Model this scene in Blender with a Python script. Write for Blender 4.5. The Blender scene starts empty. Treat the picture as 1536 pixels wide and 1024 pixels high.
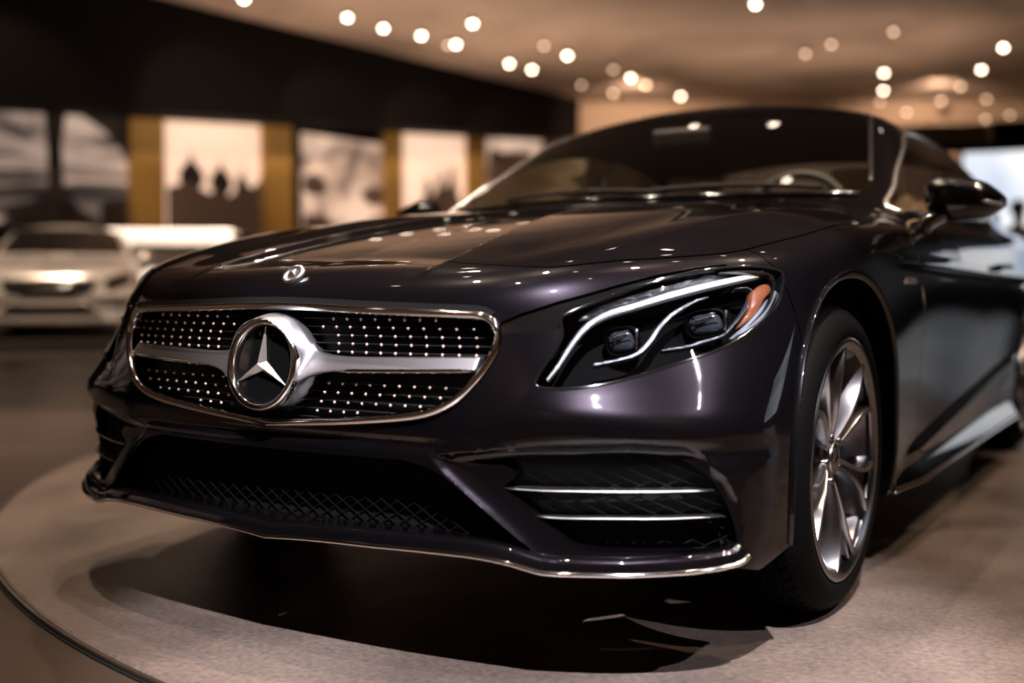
import numpy as np, math
# ---------------------------------------------------------------- numeric helpers
def _nat(xs, V):
    """second derivatives of natural cubic splines along axis 0"""
    n = len(xs); h = np.diff(xs); A = np.eye(n); B = np.zeros_like(V, dtype=float)
    for i in range(1, n-1):
        A[i, i-1] = h[i-1]; A[i, i] = 2*(h[i-1]+h[i]); A[i, i+1] = h[i]
        B[i] = 6*((V[i+1]-V[i])/h[i]-(V[i]-V[i-1])/h[i-1])
    A[0, 1] = -1.0; A[-1, -2] = -1.0      # flat end curvature
    return np.linalg.solve(A, B)
def _mono(xs, V):
    """limited Catmull-Rom slopes (no overshoot wiggles)"""
    d = np.diff(V, axis=0)/np.diff(xs).reshape((-1,)+(1,)*(V.ndim-1))
    m = np.zeros_like(V); h = np.diff(xs).reshape((-1,)+(1,)*(V.ndim-1))
    m[1:-1] = (d[:-1]*h[1:]+d[1:]*h[:-1])/(h[1:]+h[:-1]); m[0] = 1.5*d[0]-.5*m[1]; m[-1] = 1.5*d[-1]-.5*m[-2]
    return m
class Spl:
    def __init__(s, xs, V):
        s.x = np.array(xs, float); s.V = np.array(V, float); s.M = _nat(s.x, s.V)
    def __call__(s, q):
        q = np.asarray(q, float); x = s.x
        qc = np.clip(q, x[0], x[-1]); i = np.clip(np.searchsorted(x, qc)-1, 0, len(x)-2)
        h = x[i+1]-x[i]; a = (x[i+1]-qc)/h; b = 1-a
        sh = a.shape+(1,)*(s.V.ndim-1); a = a.reshape(sh); b = b.reshape(sh); hh = h.reshape(sh)
        r = a*s.V[i]+b*s.V[i+1]+((a**3-a)*s.M[i]+(b**3-b)*s.M[i+1])*hh*hh/6
        # linear extension
        lo = (s.V[1]-s.V[0])/(x[1]-x[0])-(x[1]-x[0])*(2*s.M[0]+s.M[1])/6
        hi = (s.V[-1]-s.V[-2])/(x[-1]-x[-2])+(x[-1]-x[-2])*(s.M[-2]+2*s.M[-1])/6
        dq = (q-qc).reshape(sh)
        return r+np.where(dq < 0, lo*dq, 0)+np.where(dq > 0, hi*dq, 0)
class Tab:
    """smooth tensor table f(a,b), evaluated by bicubic lookup on a fine pre-sampled grid"""
    def __init__(s, A, B, V, extra=None, n=(420, 300), lim=None):
        la = lim or (A[0], A[-1], B[0], B[-1])
        s.a = np.linspace(la[0], la[1], n[0]); s.b = np.linspace(la[2], la[3], n[1])
        t = Spl(A, np.array(V, float))(s.a)                # n0 x len(B)
        g = Spl(B, t.T)(s.b).T                             # n0 x n1
        if extra is not None:
            g = g+extra(s.a[:, None], s.b[None, :])
        s.g = g
    def __call__(s, a, b):
        a, b = np.broadcast_arrays(a, b)
        fa = np.clip((a-s.a[0])/(s.a[1]-s.a[0]), 1, len(s.a)-2.001); fb = np.clip((b-s.b[0])/(s.b[1]-s.b[0]), 1, len(s.b)-2.001)
        i = fa.astype(int); j = fb.astype(int); u = fa-i; v = fb-j
        i = np.clip(i, 1, len(s.a)-3); j = np.clip(j, 1, len(s.b)-3)
        def w(t): # uniform cubic B-spline weights (C2)
            return ((1-t)**3/6, (3*t**3-6*t*t+4)/6, (-3*t**3+3*t*t+3*t+1)/6, t**3/6)
        wu = w(u); wv = w(v); r = 0
        for p in range(4):
            for q in range(4):
                r = r+wu[p]*wv[q]*s.g[i+p-1, j+q-1]
        return r
def smax(a, b, k):
    h = np.maximum(k-np.abs(a-b), 0)/k
    return np.maximum(a, b)+h*h*h*k/6
def smin(a, b, k): return -smax(-a, -b, k)
def sstep(a, b, t):
    t = np.clip((t-a)/(b-a), 0, 1); return t*t*t*(t*(6*t-15)+10)
def ridge(d, w):
    """smooth V ridge value: 0 at d=0 rising like |d| """
    return np.sqrt(d*d+w*w)-w
# ---------------------------------------------------------------- the car body as an implicit solid (x = car's left, y = rearwards, z up)
FX = [0, .25, .5, .65, .8, .92, 1.0]
FZ = [.12, .24, .34, .44, .50, .58, .66, .74, .82, .95]
FV = [[-0.887, -0.892, -0.892, -0.894, -0.894, -0.89, -0.88, -0.862, -0.832, -0.762],
      [-0.878, -0.884, -0.884, -0.886, -0.884, -0.878, -0.867, -0.848, -0.812, -0.742],
      [-0.845, -0.855, -0.853, -0.855, -0.851, -0.833, -0.813, -0.788, -0.753, -0.693],
      [-0.795, -0.81, -0.806, -0.808, -0.8, -0.765, -0.725, -0.685, -0.65, -0.59],
      [-0.707, -0.724, -0.72, -0.717, -0.702, -0.647, -0.582, -0.522, -0.472, -0.412],
      [-0.595, -0.61, -0.605, -0.6, -0.58, -0.51, -0.43, -0.36, -0.31, -0.25],
      [-0.49, -0.5, -0.5, -0.49, -0.47, -0.39, -0.31, -0.24, -0.2, -0.14]]
VENT_RIM = [(.387, .421), (.476, .431), (.618, .447), (.744, .454), (.8175, .446), (.845, .427), (.8755, .390), (.892, .345), (.8985, .302), (.893, .246), (.872, .233), (.75, .227), (.625, .226), (.588, .238), (.560, .266), (.500, .318), (.452, .356), (.41, .392)]
def VENT_SCOOP(x, z):
    x, z = np.broadcast_arrays(np.asarray(x, float), np.asarray(z, float)); d = np.full(x.shape, 1e9); w = np.zeros(x.shape, bool)
    for (ax, az), (bx, bz) in zip(VENT_RIM, VENT_RIM[1:]+VENT_RIM[:1]):
        ex, ez = bx-ax, bz-az; t = np.clip(((x-ax)*ex+(z-az)*ez)/(ex*ex+ez*ez), 0, 1)
        d = np.minimum(d, np.hypot(x-ax-t*ex, z-az-t*ez))
        w ^= ((az <= z) != (bz <= z)) & (x < ax+(z-az)/(bz-az+1e-12)*ex)
    d = np.where(w, d, 0)
    return .018*(1-np.exp(-d/.012))+.006*np.clip(d/.06, 0, 1)
def f_extra(x, z):
    # valley between nose bar and the shoulder under the lamps / brow over the side intake
    e = 0.0
    # shoulder bulge below the head lamp
    zc = .500-.02*np.clip((x-.6)/.3, 0, 1)
    e = e-.012*np.exp(-((z-zc)/.035)**2)*sstep(.50, .66, x)
    # groove under it (above the intake brow)
    e = e+.012*np.exp(-((z-.432)/.020)**2)*sstep(.42, .6, x)
    # groove below the grille frame
    e = e+.010*np.exp(-((z-.437)/.012)**2)*(1-sstep(.35, .5, x))
    # scooped surround of the side intake
    e = e+VENT_SCOOP(x, z)
    return e
TF = Tab(FX, FZ, FV, f_extra, lim=(-.05, 1.02, .08, 1.0))
WY = [-.95, -.6, -.45, -.2, 0, .25, .5, .9, 1.6, 2.3, 2.75, 3.0, 3.3, 3.8, 4.2]
WZ = [.12, .25, .40, .55, .68, .78, .88, .98, 1.1]
WV = [[.88, .90, .90, .89, .865, .84, .81, .78, .74],
      [.89, .912, .915, .905, .88, .86, .84, .81, .77],
      [.905, .930, .935, .925, .905, .89, .87, .84, .80],
      [.915, .940, .947, .945, .930, .915, .895, .865, .83],
      [.915, .940, .950, .952, .944, .930, .905, .875, .84],
      [.910, .938, .945, .948, .945, .935, .910, .875, .84],
      [.900, .925, .930, .936, .941, .938, .915, .880, .84],
      [.900, .922, .920, .926, .938, .940, .918, .882, .84],
      [.902, .924, .922, .930, .942, .945, .922, .882, .84],
      [.905, .928, .930, .938, .950, .950, .925, .880, .84],
      [.91, .936, .950, .958, .960, .952, .925, .875, .83],
      [.91, .936, .952, .960, .960, .950, .92, .87, .82],
      [.90, .926, .945, .952, .950, .938, .905, .85, .80],
      [.84, .87, .89, .90, .895, .88, .85, .80, .74],
      [.74, .77, .80, .81, .805, .79, .76, .71, .66]]
def w_extra(y, z):
    # rising crease on the lower door
    zc = .27+(y-.55)*.085
    d = z-zc
    m = sstep(.45, .75, y)*(1-sstep(2.3, 2.6, y))
    e = m*.016*np.exp(-(np.minimum(d, 0)/.05)**2-(np.maximum(d, 0)/.012)**2)
    # upper character line
    zd = .790-.012*(y-.5)
    e = e+.006*np.exp(-((z-zd)/.014)**2)*sstep(.15, .5, y)*(1-sstep(3.2, 3.6, y))
    return e
TW = Tab(WY, WZ, WV, w_extra, n=(700, 260), lim=(-.95, 4.2, .1, 1.15))
HX = [0, .3, .5, .7, .85, .95, 1.02]
HY = [-.95, -.8, -.6, -.3, 0, .4, .8, 1.3, 2.0, 3.0, 3.6, 4.2]
HV = [[0.655, 0.757, 0.825, 0.887, 0.935, 0.972, 0.993, 1.0, 1.0, 1.03, 1.02, 0.95],
      [0.655, 0.754, 0.823, 0.887, 0.937, 0.975, 0.993, 1.0, 1.0, 1.03, 1.02, 0.95],
      [0.635, 0.737, 0.812, 0.88, 0.933, 0.972, 0.988, 0.99, 0.99, 1.02, 1.01, 0.94],
      [0.59, 0.697, 0.783, 0.859, 0.909, 0.94, 0.962, 0.97, 0.975, 1.0, 0.985, 0.92],
      [0.545, 0.647, 0.74, 0.822, 0.874, 0.906, 0.927, 0.935, 0.94, 0.965, 0.95, 0.88],
      [0.485, 0.5846, 0.68, 0.7666, 0.823, 0.8606, 0.8854, 0.9, 0.905, 0.93, 0.9, 0.83],
      [0.43, 0.5296, 0.63, 0.7166, 0.773, 0.8156, 0.8454, 0.86, 0.865, 0.88, 0.86, 0.78]]
# creases on the bonnet (x as function of y)
C1 = Spl([-.8, -.65, -.48, -.25, -.05, .3, .7], [.325, .31, .285, .235, .19, .15, .13])
C2 = Spl([-.85, -.70, -.54, -.38, -.19, .05, .4, .8], [.515, .570, .625, .660, .690, .72, .74, .75])
def h_extra(x, y):
    a = np.abs(x)
    y1 = np.clip(y, -.85, .8)
    d1 = a-C1(y1); d2 = a-C2(y1)
    m = sstep(-.86, -.6, y)*(1-sstep(.85, 1.0, y))
    e = -.10*m*np.where(d1 > 0, 0, 1)*0
    # inner crease: panel inside is a little lower
    e = e+m*(-.016*(1-sstep(-.024, .003, d1)))
    # outer crease: sharp fall outside
    e = e-m*(.070*(.35+.65*sstep(-.75, -.35, y))*ridge(d2, .005)*(1-sstep(.0, .22, np.abs(d2)))+.012*sstep(0, .22, np.abs(d2)))
    return e
TH = Tab(HX, HY, HV, h_extra, n=(360, 700), lim=(-.05, 1.05, -.95, 4.2))
def rear_y(x, z):
    return 4.13-.16*(x/.8)**4-.25*(np.maximum(z-.75, 0))-.1*(np.maximum(.45-z, 0))
def wind_z(x, y):
    yb = .60+.22*(x/.76)**2.0
    d = y-yb
    return .985+.570*d-.075*d*d
def roof_z(x, y):
    return 1.410-.060*(x/.6)**2-.02*(x/.6)**4-.050*(y-1.80)**2-.035*np.maximum(y-2.0, 0)**2
def side_x(y, z):
    return .872-.50*(z-.94)-.18*np.maximum(z-1.18, 0)-.10*np.maximum(y-2.2, 0)**2*.6-.03*np.maximum(1.2-y,0)
def rearglass_z(x, y):
    return 1.02+.36*(3.62-y)-.07*(x/.7)**2
def cab(x, y, z):
    a = smax(z-roof_z(x, y), (z-wind_z(x, y))*.88, .05)
    a = smax(a, (x-side_x(y, z))*.9, .07)
    a = smax(a, (z-rearglass_z(x, y))*.94, .15)
    a = smax(a, .80-z, .02)
    return a
def body(x, y, z, arch=True):
    x = np.abs(x)
    g1 = (TF(x, z)-y)*.85
    g2 = x-TW(y, z)
    g3 = (z-TH(x, y))*.93
    b = smax(g1, g2, .10)
    b = smax(b, g3, .070)
    b = smax(b, (y-rear_y(x, z)), .12)
    c = cab(x, y, z)
    b = smin(b, c, .030)
    return smax(b, .19-z+0*x, .02)
def grad(f, P, e=1e-3):
    x, y, z = P.T
    g = np.stack([f(x+e, y, z)-f(x-e, y, z), f(x, y+e, z)-f(x, y-e, z), f(x, y, z+e)-f(x, y, z-e)], 1)/(2*e)
    return g
# ---- traced feature curves of the car (metres, car coordinates)
T = {
'grille': [(-0.0282, -0.869, 0.691), (0.0824, -0.8687, 0.6895), (0.2257, -0.8627, 0.6845), (0.3552, -0.8485, 0.6808), (0.4328, -0.8316, 0.6785), (0.4684, -0.8208, 0.6763), (0.4884, -0.8157, 0.6673), (0.5012, -0.8153, 0.6493), (0.5037, -0.8192, 0.63), (0.4987, -0.827, 0.6059), (0.4844, -0.8385, 0.5769), (0.4665, -0.8488, 0.5525), (0.4424, -0.8589, 0.5265), (0.4134, -0.8665, 0.5078), (0.3728, -0.8734, 0.493), (0.3096, -0.8804, 0.4826), (0.1972, -0.8884, 0.4705), (0.1013, -0.8924, 0.4625), (-0.0178, -0.8926, 0.4539)],
'lamp': [(0.5776, -0.8125, 0.5563), (0.5938, -0.8093, 0.5485), (0.6352, -0.7905, 0.5478), (0.6932, -0.7505, 0.5571), (0.7454, -0.7006, 0.5738), (0.7952, -0.6396, 0.5949), (0.8309, -0.5877, 0.611), (0.8565, -0.5365, 0.6311), (0.8752, -0.4843, 0.656), (0.8879, -0.4309, 0.688), (0.8909, -0.3937, 0.7213), (0.886, -0.3719, 0.7515), (0.8743, -0.3817, 0.7633), (0.8456, -0.4256, 0.7688), (0.8076, -0.4831, 0.7664), (0.7656, -0.5449, 0.7571), (0.7091, -0.6257, 0.7356), (0.648, -0.7038, 0.7037), (0.6048, -0.7493, 0.6785), (0.5997, -0.7574, 0.6676), (0.6063, -0.764, 0.6413), (0.598, -0.7809, 0.6117), (0.585, -0.7991, 0.5821)],
'nose_gap': [(0.5027, -0.8108, 0.6638), (0.5335, -0.7911, 0.6808), (0.59, -0.7479, 0.7032), (0.6179, -0.7227, 0.7129), (0.6688, -0.6668, 0.7331), (0.7185, -0.602, 0.7519), (0.7682, -0.5319, 0.7661), (0.8076, -0.4745, 0.773), (0.811, -0.4762, 0.7684), (0.808, -0.4841, 0.7651), (0.7659, -0.5458, 0.7558), (0.7094, -0.6263, 0.7343), (0.6482, -0.7043, 0.7025), (0.6068, -0.7479, 0.6784), (0.6017, -0.756, 0.6676), (0.605, -0.7594, 0.6545), (0.5603, -0.7884, 0.6472), (0.5076, -0.8139, 0.6445)],
'intake': [(-0.0106, -0.8932, 0.4029), (0.1224, -0.8915, 0.4047), (0.2857, -0.8832, 0.4062), (0.3246, -0.8801, 0.4066), (0.3578, -0.8767, 0.4015), (0.386, -0.8733, 0.3948), (0.4228, -0.8678, 0.377), (0.4682, -0.8574, 0.3448), (0.5129, -0.8471, 0.31), (0.5552, -0.8351, 0.2762), (0.5792, -0.8262, 0.2569), (0.5635, -0.8395, 0.2552), (0.5143, -0.8517, 0.2635), (0.4628, -0.8618, 0.2688), (0.3228, -0.879, 0.2675), (0.1661, -0.8882, 0.2634), (-0.0141, -0.892, 0.2606)],
'vent': [(0.4463, -0.8501, 0.4117), (0.523, -0.8293, 0.419), (0.6125, -0.7959, 0.4275), (0.6984, -0.7581, 0.4343), (0.7614, -0.7187, 0.4327), (0.7994, -0.6911, 0.425), (0.8274, -0.6754, 0.4084), (0.8545, -0.6541, 0.382), (0.8716, -0.6354, 0.3427), (0.8828, -0.624, 0.3043), (0.8886, -0.6217, 0.2705), (0.8826, -0.6288, 0.2518), (0.8707, -0.6437, 0.2473), (0.821, -0.69, 0.2529), (0.7429, -0.7433, 0.2562), (0.6822, -0.7756, 0.2574), (0.6431, -0.791, 0.2651), (0.6238, -0.7957, 0.2823), (0.6058, -0.8015, 0.2953), (0.578, -0.8102, 0.3155), (0.55, -0.8177, 0.3418), (0.5208, -0.8259, 0.3646), (0.5408, -0.8212, 0.3866), (0.5201, -0.8291, 0.4054), (0.4843, -0.8388, 0.406)],
'vent_rim': [(0.3957, -0.8698, 0.4241), (0.4837, -0.8552, 0.4342), (0.6231, -0.8145, 0.4493), (0.7479, -0.7548, 0.4564), (0.8216, -0.6956, 0.4477), (0.8483, -0.665, 0.428), (0.8783, -0.6412, 0.3913), (0.8945, -0.6164, 0.3467), (0.9005, -0.6057, 0.303), (0.8954, -0.6156, 0.247)],
'lip': [(-0.0194, -0.8918, 0.2358), (0.081, -0.8908, 0.2391), (0.1757, -0.8878, 0.2435), (0.2619, -0.8833, 0.2455), (0.3521, -0.8765, 0.2484), (0.4226, -0.8683, 0.249), (0.4851, -0.8579, 0.248), (0.5443, -0.8449, 0.2416), (0.5862, -0.833, 0.232), (0.6082, -0.8257, 0.2281), (0.6541, -0.8057, 0.2276), (0.7074, -0.7803, 0.2282), (0.7498, -0.7557, 0.2286), (0.8258, -0.7009, 0.2324), (0.8766, -0.6456, 0.2376)],
'lip2': [(0.5984, -0.8163, 0.2476), (0.643, -0.8004, 0.2381), (0.7459, -0.7476, 0.2402), (0.8228, -0.694, 0.2419), (0.8718, -0.6432, 0.2461), (0.8862, -0.625, 0.2539), (0.8897, -0.6212, 0.2669)],
'emblem': [(-0.0387, -0.7752, 0.7639)],
'hoodcut': [(0.1841, -0.6966, 0.7783), (0.2554, -0.7007, 0.7762), (0.4109, -0.7389, 0.7702), (0.5236, -0.7276, 0.7643), (0.5652, -0.7097, 0.7642), (0.607, -0.6693, 0.7731), (0.6551, -0.6288, 0.7758), (0.6934, -0.5927, 0.7773), (0.7458, -0.5247, 0.7856), (0.788, -0.4598, 0.7929), (0.8185, -0.4354, 0.7865), (0.8226, -0.3875, 0.8007), (0.828, -0.3406, 0.8099), (0.844, -0.2472, 0.8234), (0.8583, -0.1344, 0.8383), (0.8603, -0.0437, 0.852), (0.858, 0.0687, 0.8675), (0.8534, 0.2579, 0.8858), (0.8393, 0.4742, 0.9052)],
'doorgap': [(0.9221, 0.6063, 0.8481), (0.9349, 0.6022, 0.8101), (0.9405, 0.5917, 0.765), (0.9406, 0.6763, 0.7089), (0.9381, 0.719, 0.6713), (0.9316, 0.7353, 0.5922), (0.9241, 0.7053, 0.4661), (0.9218, 0.7381, 0.4106), (0.9221, 0.7839, 0.3394), (0.9265, 0.6831, 0.2962)],
'window': [(0.7096, 1.425, 1.24), (0.7592, 1.179, 1.154), (0.7949, 1.014, 1.064), (0.8249, 0.873, 0.9824), (0.8477, 0.7759, 0.9257), (0.8655, 1.019, 0.9437), (0.8578, 1.399, 0.9684), (0.6495, 1.901, 1.311), (0.6701, 2.104, 1.307), (0.699, 2.375, 1.275), (0.7271, 2.604, 1.207)],
'skirt': [(0.928, 0.3241, 0.2049), (0.9202, 0.4723, 0.2047), (0.9134, 0.9754, 0.1926), (0.9186, 1.502, 0.1891), (0.9231, 2.206, 0.1852), (0.9267, 2.703, 0.1875)],
'sidebadge': [(0.9414, 0.5107, 0.724)],
'drl': [(0.588, -0.7851, 0.5608), (0.6021, -0.7671, 0.588), (0.6167, -0.7428, 0.6261), (0.6346, -0.7161, 0.6585), (0.6596, -0.6861, 0.679), (0.6981, -0.6421, 0.6952), (0.7351, -0.5937, 0.7113), (0.7718, -0.5411, 0.7259), (0.8081, -0.4838, 0.7388), (0.8386, -0.4278, 0.7487), (0.855, -0.396, 0.7505)],
'crystal': [(0.6185, -0.7236, 0.667), (0.6275, -0.7095, 0.6828), (0.6549, -0.6772, 0.701), (0.6877, -0.6378, 0.7157), (0.7301, -0.582, 0.7318), (0.7652, -0.5277, 0.7471), (0.8048, -0.4669, 0.7563), (0.8373, -0.4153, 0.7586), (0.8317, -0.4297, 0.7552), (0.803, -0.4797, 0.7485), (0.7694, -0.5374, 0.7331), (0.7322, -0.5925, 0.7168), (0.6959, -0.6405, 0.7008), (0.6564, -0.6854, 0.6851), (0.6343, -0.7116, 0.6682)],
'strip1': [(0.6553, -0.7324, 0.5867), (0.6943, -0.7, 0.5965), (0.7155, -0.6773, 0.6064), (0.7276, -0.6548, 0.6253), (0.7341, -0.6344, 0.6468), (0.7435, -0.6109, 0.6678), (0.7534, -0.5908, 0.6819), (0.7762, -0.5509, 0.7016), (0.7905, -0.529, 0.7077)],
'strip2': [(0.7495, -0.6469, 0.6115), (0.7825, -0.6104, 0.6179), (0.8067, -0.5767, 0.6277), (0.8257, -0.5463, 0.6363), (0.8363, -0.5148, 0.6562), (0.8455, -0.4764, 0.6845), (0.8477, -0.4465, 0.7143), (0.8393, -0.4496, 0.7253), (0.824, -0.4736, 0.7241)],
'amber': [(0.8493, -0.4548, 0.7164), (0.8577, -0.4262, 0.7318), (0.8672, -0.4072, 0.7331), (0.8729, -0.4077, 0.7213), (0.8681, -0.4319, 0.7059), (0.8624, -0.4712, 0.6732), (0.8498, -0.5086, 0.6537), (0.8467, -0.5109, 0.6562), (0.8525, -0.4772, 0.6847)],
'greyfin': [(0.8763, -0.4018, 0.72), (0.8813, -0.3967, 0.7135), (0.8745, -0.4529, 0.6691), (0.8534, -0.5178, 0.6377), (0.8408, -0.5399, 0.6333), (0.8549, -0.4976, 0.6572), (0.8667, -0.4503, 0.6882)],
'proj1': [(0.682, -0.6756, 0.6286)],
'proj2': [(0.7943, -0.5471, 0.6589)],
'slatA': [(0.5208, -0.8236, 0.363), (0.5724, -0.808, 0.362), (0.6851, -0.7641, 0.3639), (0.7871, -0.7029, 0.3644), (0.8561, -0.6482, 0.3649)],
'slatB': [(0.5769, -0.8083, 0.3151), (0.6192, -0.7926, 0.3134), (0.7068, -0.7539, 0.3152), (0.7879, -0.7037, 0.3153), (0.8709, -0.6328, 0.3167)],
'wiper': [(-0.2862, 0.7071, 1.028), (-0.0519, 0.6442, 1.01)],
}
# ================================================================= scene
import bpy, random
from mathutils import Vector, Matrix
PI = math.pi
rnd = random.Random(7)
COL = bpy.context.scene.collection
# ---------------------------------------------------------------- materials
def mat(name, base=(.5, .5, .5), rough=.5, metal=0.0, coat=0.0, emit=None, estr=0.0, spec=.5, bump=None, alpha=None, coat_rough=.02, ior=None, trans=0.0):
    m = bpy.data.materials.new(name); m.use_nodes = True
    nt = m.node_tree; b = nt.nodes['Principled BSDF']
    b.inputs['Base Color'].default_value = (*base, 1); b.inputs['Roughness'].default_value = rough
    b.inputs['Metallic'].default_value = metal; b.inputs['Coat Weight'].default_value = coat
    b.inputs['Coat Roughness'].default_value = coat_rough; b.inputs['Specular IOR Level'].default_value = spec
    if trans: b.inputs['Transmission Weight'].default_value = trans
    if ior: b.inputs['IOR'].default_value = ior
    if emit: b.inputs['Emission Color'].default_value = (*emit, 1); b.inputs['Emission Strength'].default_value = estr
    if bump:
        sc, st = bump
        n = nt.nodes.new('ShaderNodeTexNoise'); n.inputs['Scale'].default_value = sc; n.inputs['Detail'].default_value = 3
        tc = nt.nodes.new('ShaderNodeTexCoord'); nt.links.new(tc.outputs['Object'], n.inputs['Vector'])
        bp = nt.nodes.new('ShaderNodeBump'); bp.inputs['Strength'].default_value = st; bp.inputs['Distance'].default_value = .002
        nt.links.new(n.outputs['Fac'], bp.inputs['Height']); nt.links.new(bp.outputs['Normal'], b.inputs['Normal'])
    return m
def ramp_noise(m, cols, scale=3.0, detail=6.0, vscale=(1, 1, 1), into='Base Color', rough=None, distortion=0.0, pos=None):
    nt = m.node_tree; b = nt.nodes['Principled BSDF']
    tc = nt.nodes.new('ShaderNodeTexCoord'); mp = nt.nodes.new('ShaderNodeMapping'); mp.inputs['Scale'].default_value = vscale
    n = nt.nodes.new('ShaderNodeTexNoise'); n.inputs['Scale'].default_value = scale; n.inputs['Detail'].default_value = detail
    n.inputs['Distortion'].default_value = distortion
    cr = nt.nodes.new('ShaderNodeValToRGB')
    while len(cr.color_ramp.elements) < len(cols): cr.color_ramp.elements.new(.5)
    for k, c in enumerate(cols):
        cr.color_ramp.elements[k].position = (pos[k] if pos else .3+.4*k/(len(cols)-1)); cr.color_ramp.elements[k].color = (*c, 1)
    nt.links.new(tc.outputs['Object'], mp.inputs['Vector']); nt.links.new(mp.outputs['Vector'], n.inputs['Vector'])
    nt.links.new(n.outputs['Fac'], cr.inputs['Fac']); nt.links.new(cr.outputs['Color'], b.inputs[into])
    if rough:
        mr = nt.nodes.new('ShaderNodeMapRange'); mr.inputs['To Min'].default_value = rough[0]; mr.inputs['To Max'].default_value = rough[1]
        nt.links.new(n.outputs['Fac'], mr.inputs['Value']); nt.links.new(mr.outputs['Result'], b.inputs['Roughness'])
    return m
def grain(m, scale, lo, hi):
    """fine speckle multiplied into the base colour"""
    nt = m.node_tree; b = nt.nodes['Principled BSDF']; src = b.inputs['Base Color'].links[0].from_socket
    tc = nt.nodes.new('ShaderNodeTexCoord'); n = nt.nodes.new('ShaderNodeTexNoise'); n.inputs['Scale'].default_value = scale; n.inputs['Detail'].default_value = 4; n.inputs['Roughness'].default_value = .7
    nt.links.new(tc.outputs['Object'], n.inputs['Vector'])
    mr = nt.nodes.new('ShaderNodeMapRange'); mr.inputs['From Min'].default_value = .3; mr.inputs['From Max'].default_value = .7; mr.inputs['To Min'].default_value = lo; mr.inputs['To Max'].default_value = hi
    nt.links.new(n.outputs['Fac'], mr.inputs['Value'])
    mx = nt.nodes.new('ShaderNodeVectorMath'); mx.operation = 'SCALE'; nt.links.new(src, mx.inputs[0]); nt.links.new(mr.outputs['Result'], mx.inputs['Scale']); nt.links.new(mx.outputs['Vector'], b.inputs['Base Color'])
    return m
def thin_glass(name, tint, ior=1.5, rough=0.0):
    """a clear or tinted pane: see-through, with the mirror reflection of glass growing towards grazing angles"""
    m = bpy.data.materials.new(name); m.use_nodes = True; nt = m.node_tree; nt.nodes.clear()
    o = nt.nodes.new('ShaderNodeOutputMaterial'); t = nt.nodes.new('ShaderNodeBsdfTransparent'); t.inputs['Color'].default_value = (*tint, 1)
    g = nt.nodes.new('ShaderNodeBsdfGlossy'); g.inputs['Roughness'].default_value = rough; g.inputs['Color'].default_value = (1, 1, 1, 1)
    lw = nt.nodes.new('ShaderNodeFresnel'); lw.inputs['IOR'].default_value = ior
    mx = nt.nodes.new('ShaderNodeMixShader'); nt.links.new(lw.outputs['Fac'], mx.inputs['Fac'])
    nt.links.new(t.outputs['BSDF'], mx.inputs[1]); nt.links.new(g.outputs['BSDF'], mx.inputs[2]); nt.links.new(mx.outputs['Shader'], o.inputs['Surface'])
    return m
M = {}
def flake_paint(name, base, rough=.36, coat=1.0, metal=.85, flake=.25):
    m = mat(name, base, rough, metal, coat)
    nt = m.node_tree; b = nt.nodes['Principled BSDF']
    tc = nt.nodes.new('ShaderNodeTexCoord'); v = nt.nodes.new('ShaderNodeTexVoronoi'); v.inputs['Scale'].default_value = 900
    nt.links.new(tc.outputs['Object'], v.inputs['Vector'])
    mx = nt.nodes.new('ShaderNodeMix'); mx.data_type = 'RGBA'; mx.inputs[6].default_value = (*[c*(1-flake) for c in base], 1); mx.inputs[7].default_value = (*[c*(1+flake) for c in base], 1)
    sp = nt.nodes.new('ShaderNodeSeparateColor'); nt.links.new(v.outputs['Color'], sp.inputs['Color'])
    nt.links.new(sp.outputs[0], mx.inputs[0]); nt.links.new(mx.outputs[2], b.inputs['Base Color'])
    return m
M['paint'] = flake_paint('aubergine_black_paint', (.0047, .0039, .0050), .29, 1.0, .62)
M['paint'].node_tree.nodes['Principled BSDF'].inputs['Specular IOR Level'].default_value = .12
M['paint'].node_tree.nodes['Principled BSDF'].inputs['Specular Tint'].default_value = (.07, .06, .075, 1)
M['chrome'] = mat('chrome', (.86, .84, .82), .07, 1.0)
M['star'] = mat('star_chrome', (.88, .86, .84), .24, 1.0)
M['satin'] = mat('satin_silver', (.52, .51, .53), .35, 1.0, bump=(900, .05))
M['gloss_black'] = mat('gloss_black', (.004, .004, .004), .08, 0, 1.0)
M['matt_black'] = mat('matt_black', (.006, .006, .006), .6, spec=.25)
M['mesh'] = mat('grille_mesh_black', (.0035, .003, .0026), .55, .0, spec=.12)
M['stud'] = mat('stud_brown_reflection', (.60, .41, .35), .40, .8)  # chrome studs, with the brown they reflect put into the base colour
M['rubber'] = mat('tyre_rubber', (.0022, .002, .002), .60, spec=.03, bump=(220, .15))
M['rim'] = mat('rim_silver', (.27, .26, .265), .20, 1.0, .15)
M['rimdark'] = mat('rim_barrel', (.13, .12, .12), .26, 1.0)
M['disc'] = mat('brake_steel', (.30, .29, .28), .35, 1.0)
M['under'] = mat('underbody', (.004, .004, .004), .8, spec=.1)
M['lens'] = thin_glass('lamp_lens', (.93, .94, .96))
M['screen_glass'] = thin_glass('windscreen_glass', (.80, .81, .76), 1.36)
M['tint_glass'] = thin_glass('side_glass', (.84, .80, .72))
M['dark_glass'] = thin_glass('rear_glass', (.10, .10, .10))
M['housing'] = mat('lamp_housing', (.0012, .0012, .0014), .6, .0, .0, spec=.02)
M['guide'] = mat('light_guide', (.45, .45, .45), .2, 0, .5, emit=(1.0, .96, .90), estr=.55)
M['crystal'] = mat('lamp_crystal', (.42, .43, .44), .14, .75, bump=(260, 1.0))
M['crystal'].node_tree.nodes['Bump'].inputs['Distance'].default_value = .02
M['clearpl'] = mat('clear_plastic', (.13, .135, .14), .16, .7, bump=(500, .5))
M['amber'] = mat('amber_reflector', (.17, .055, .022), .18, 0, 1.0, bump=(300, .6))
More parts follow.
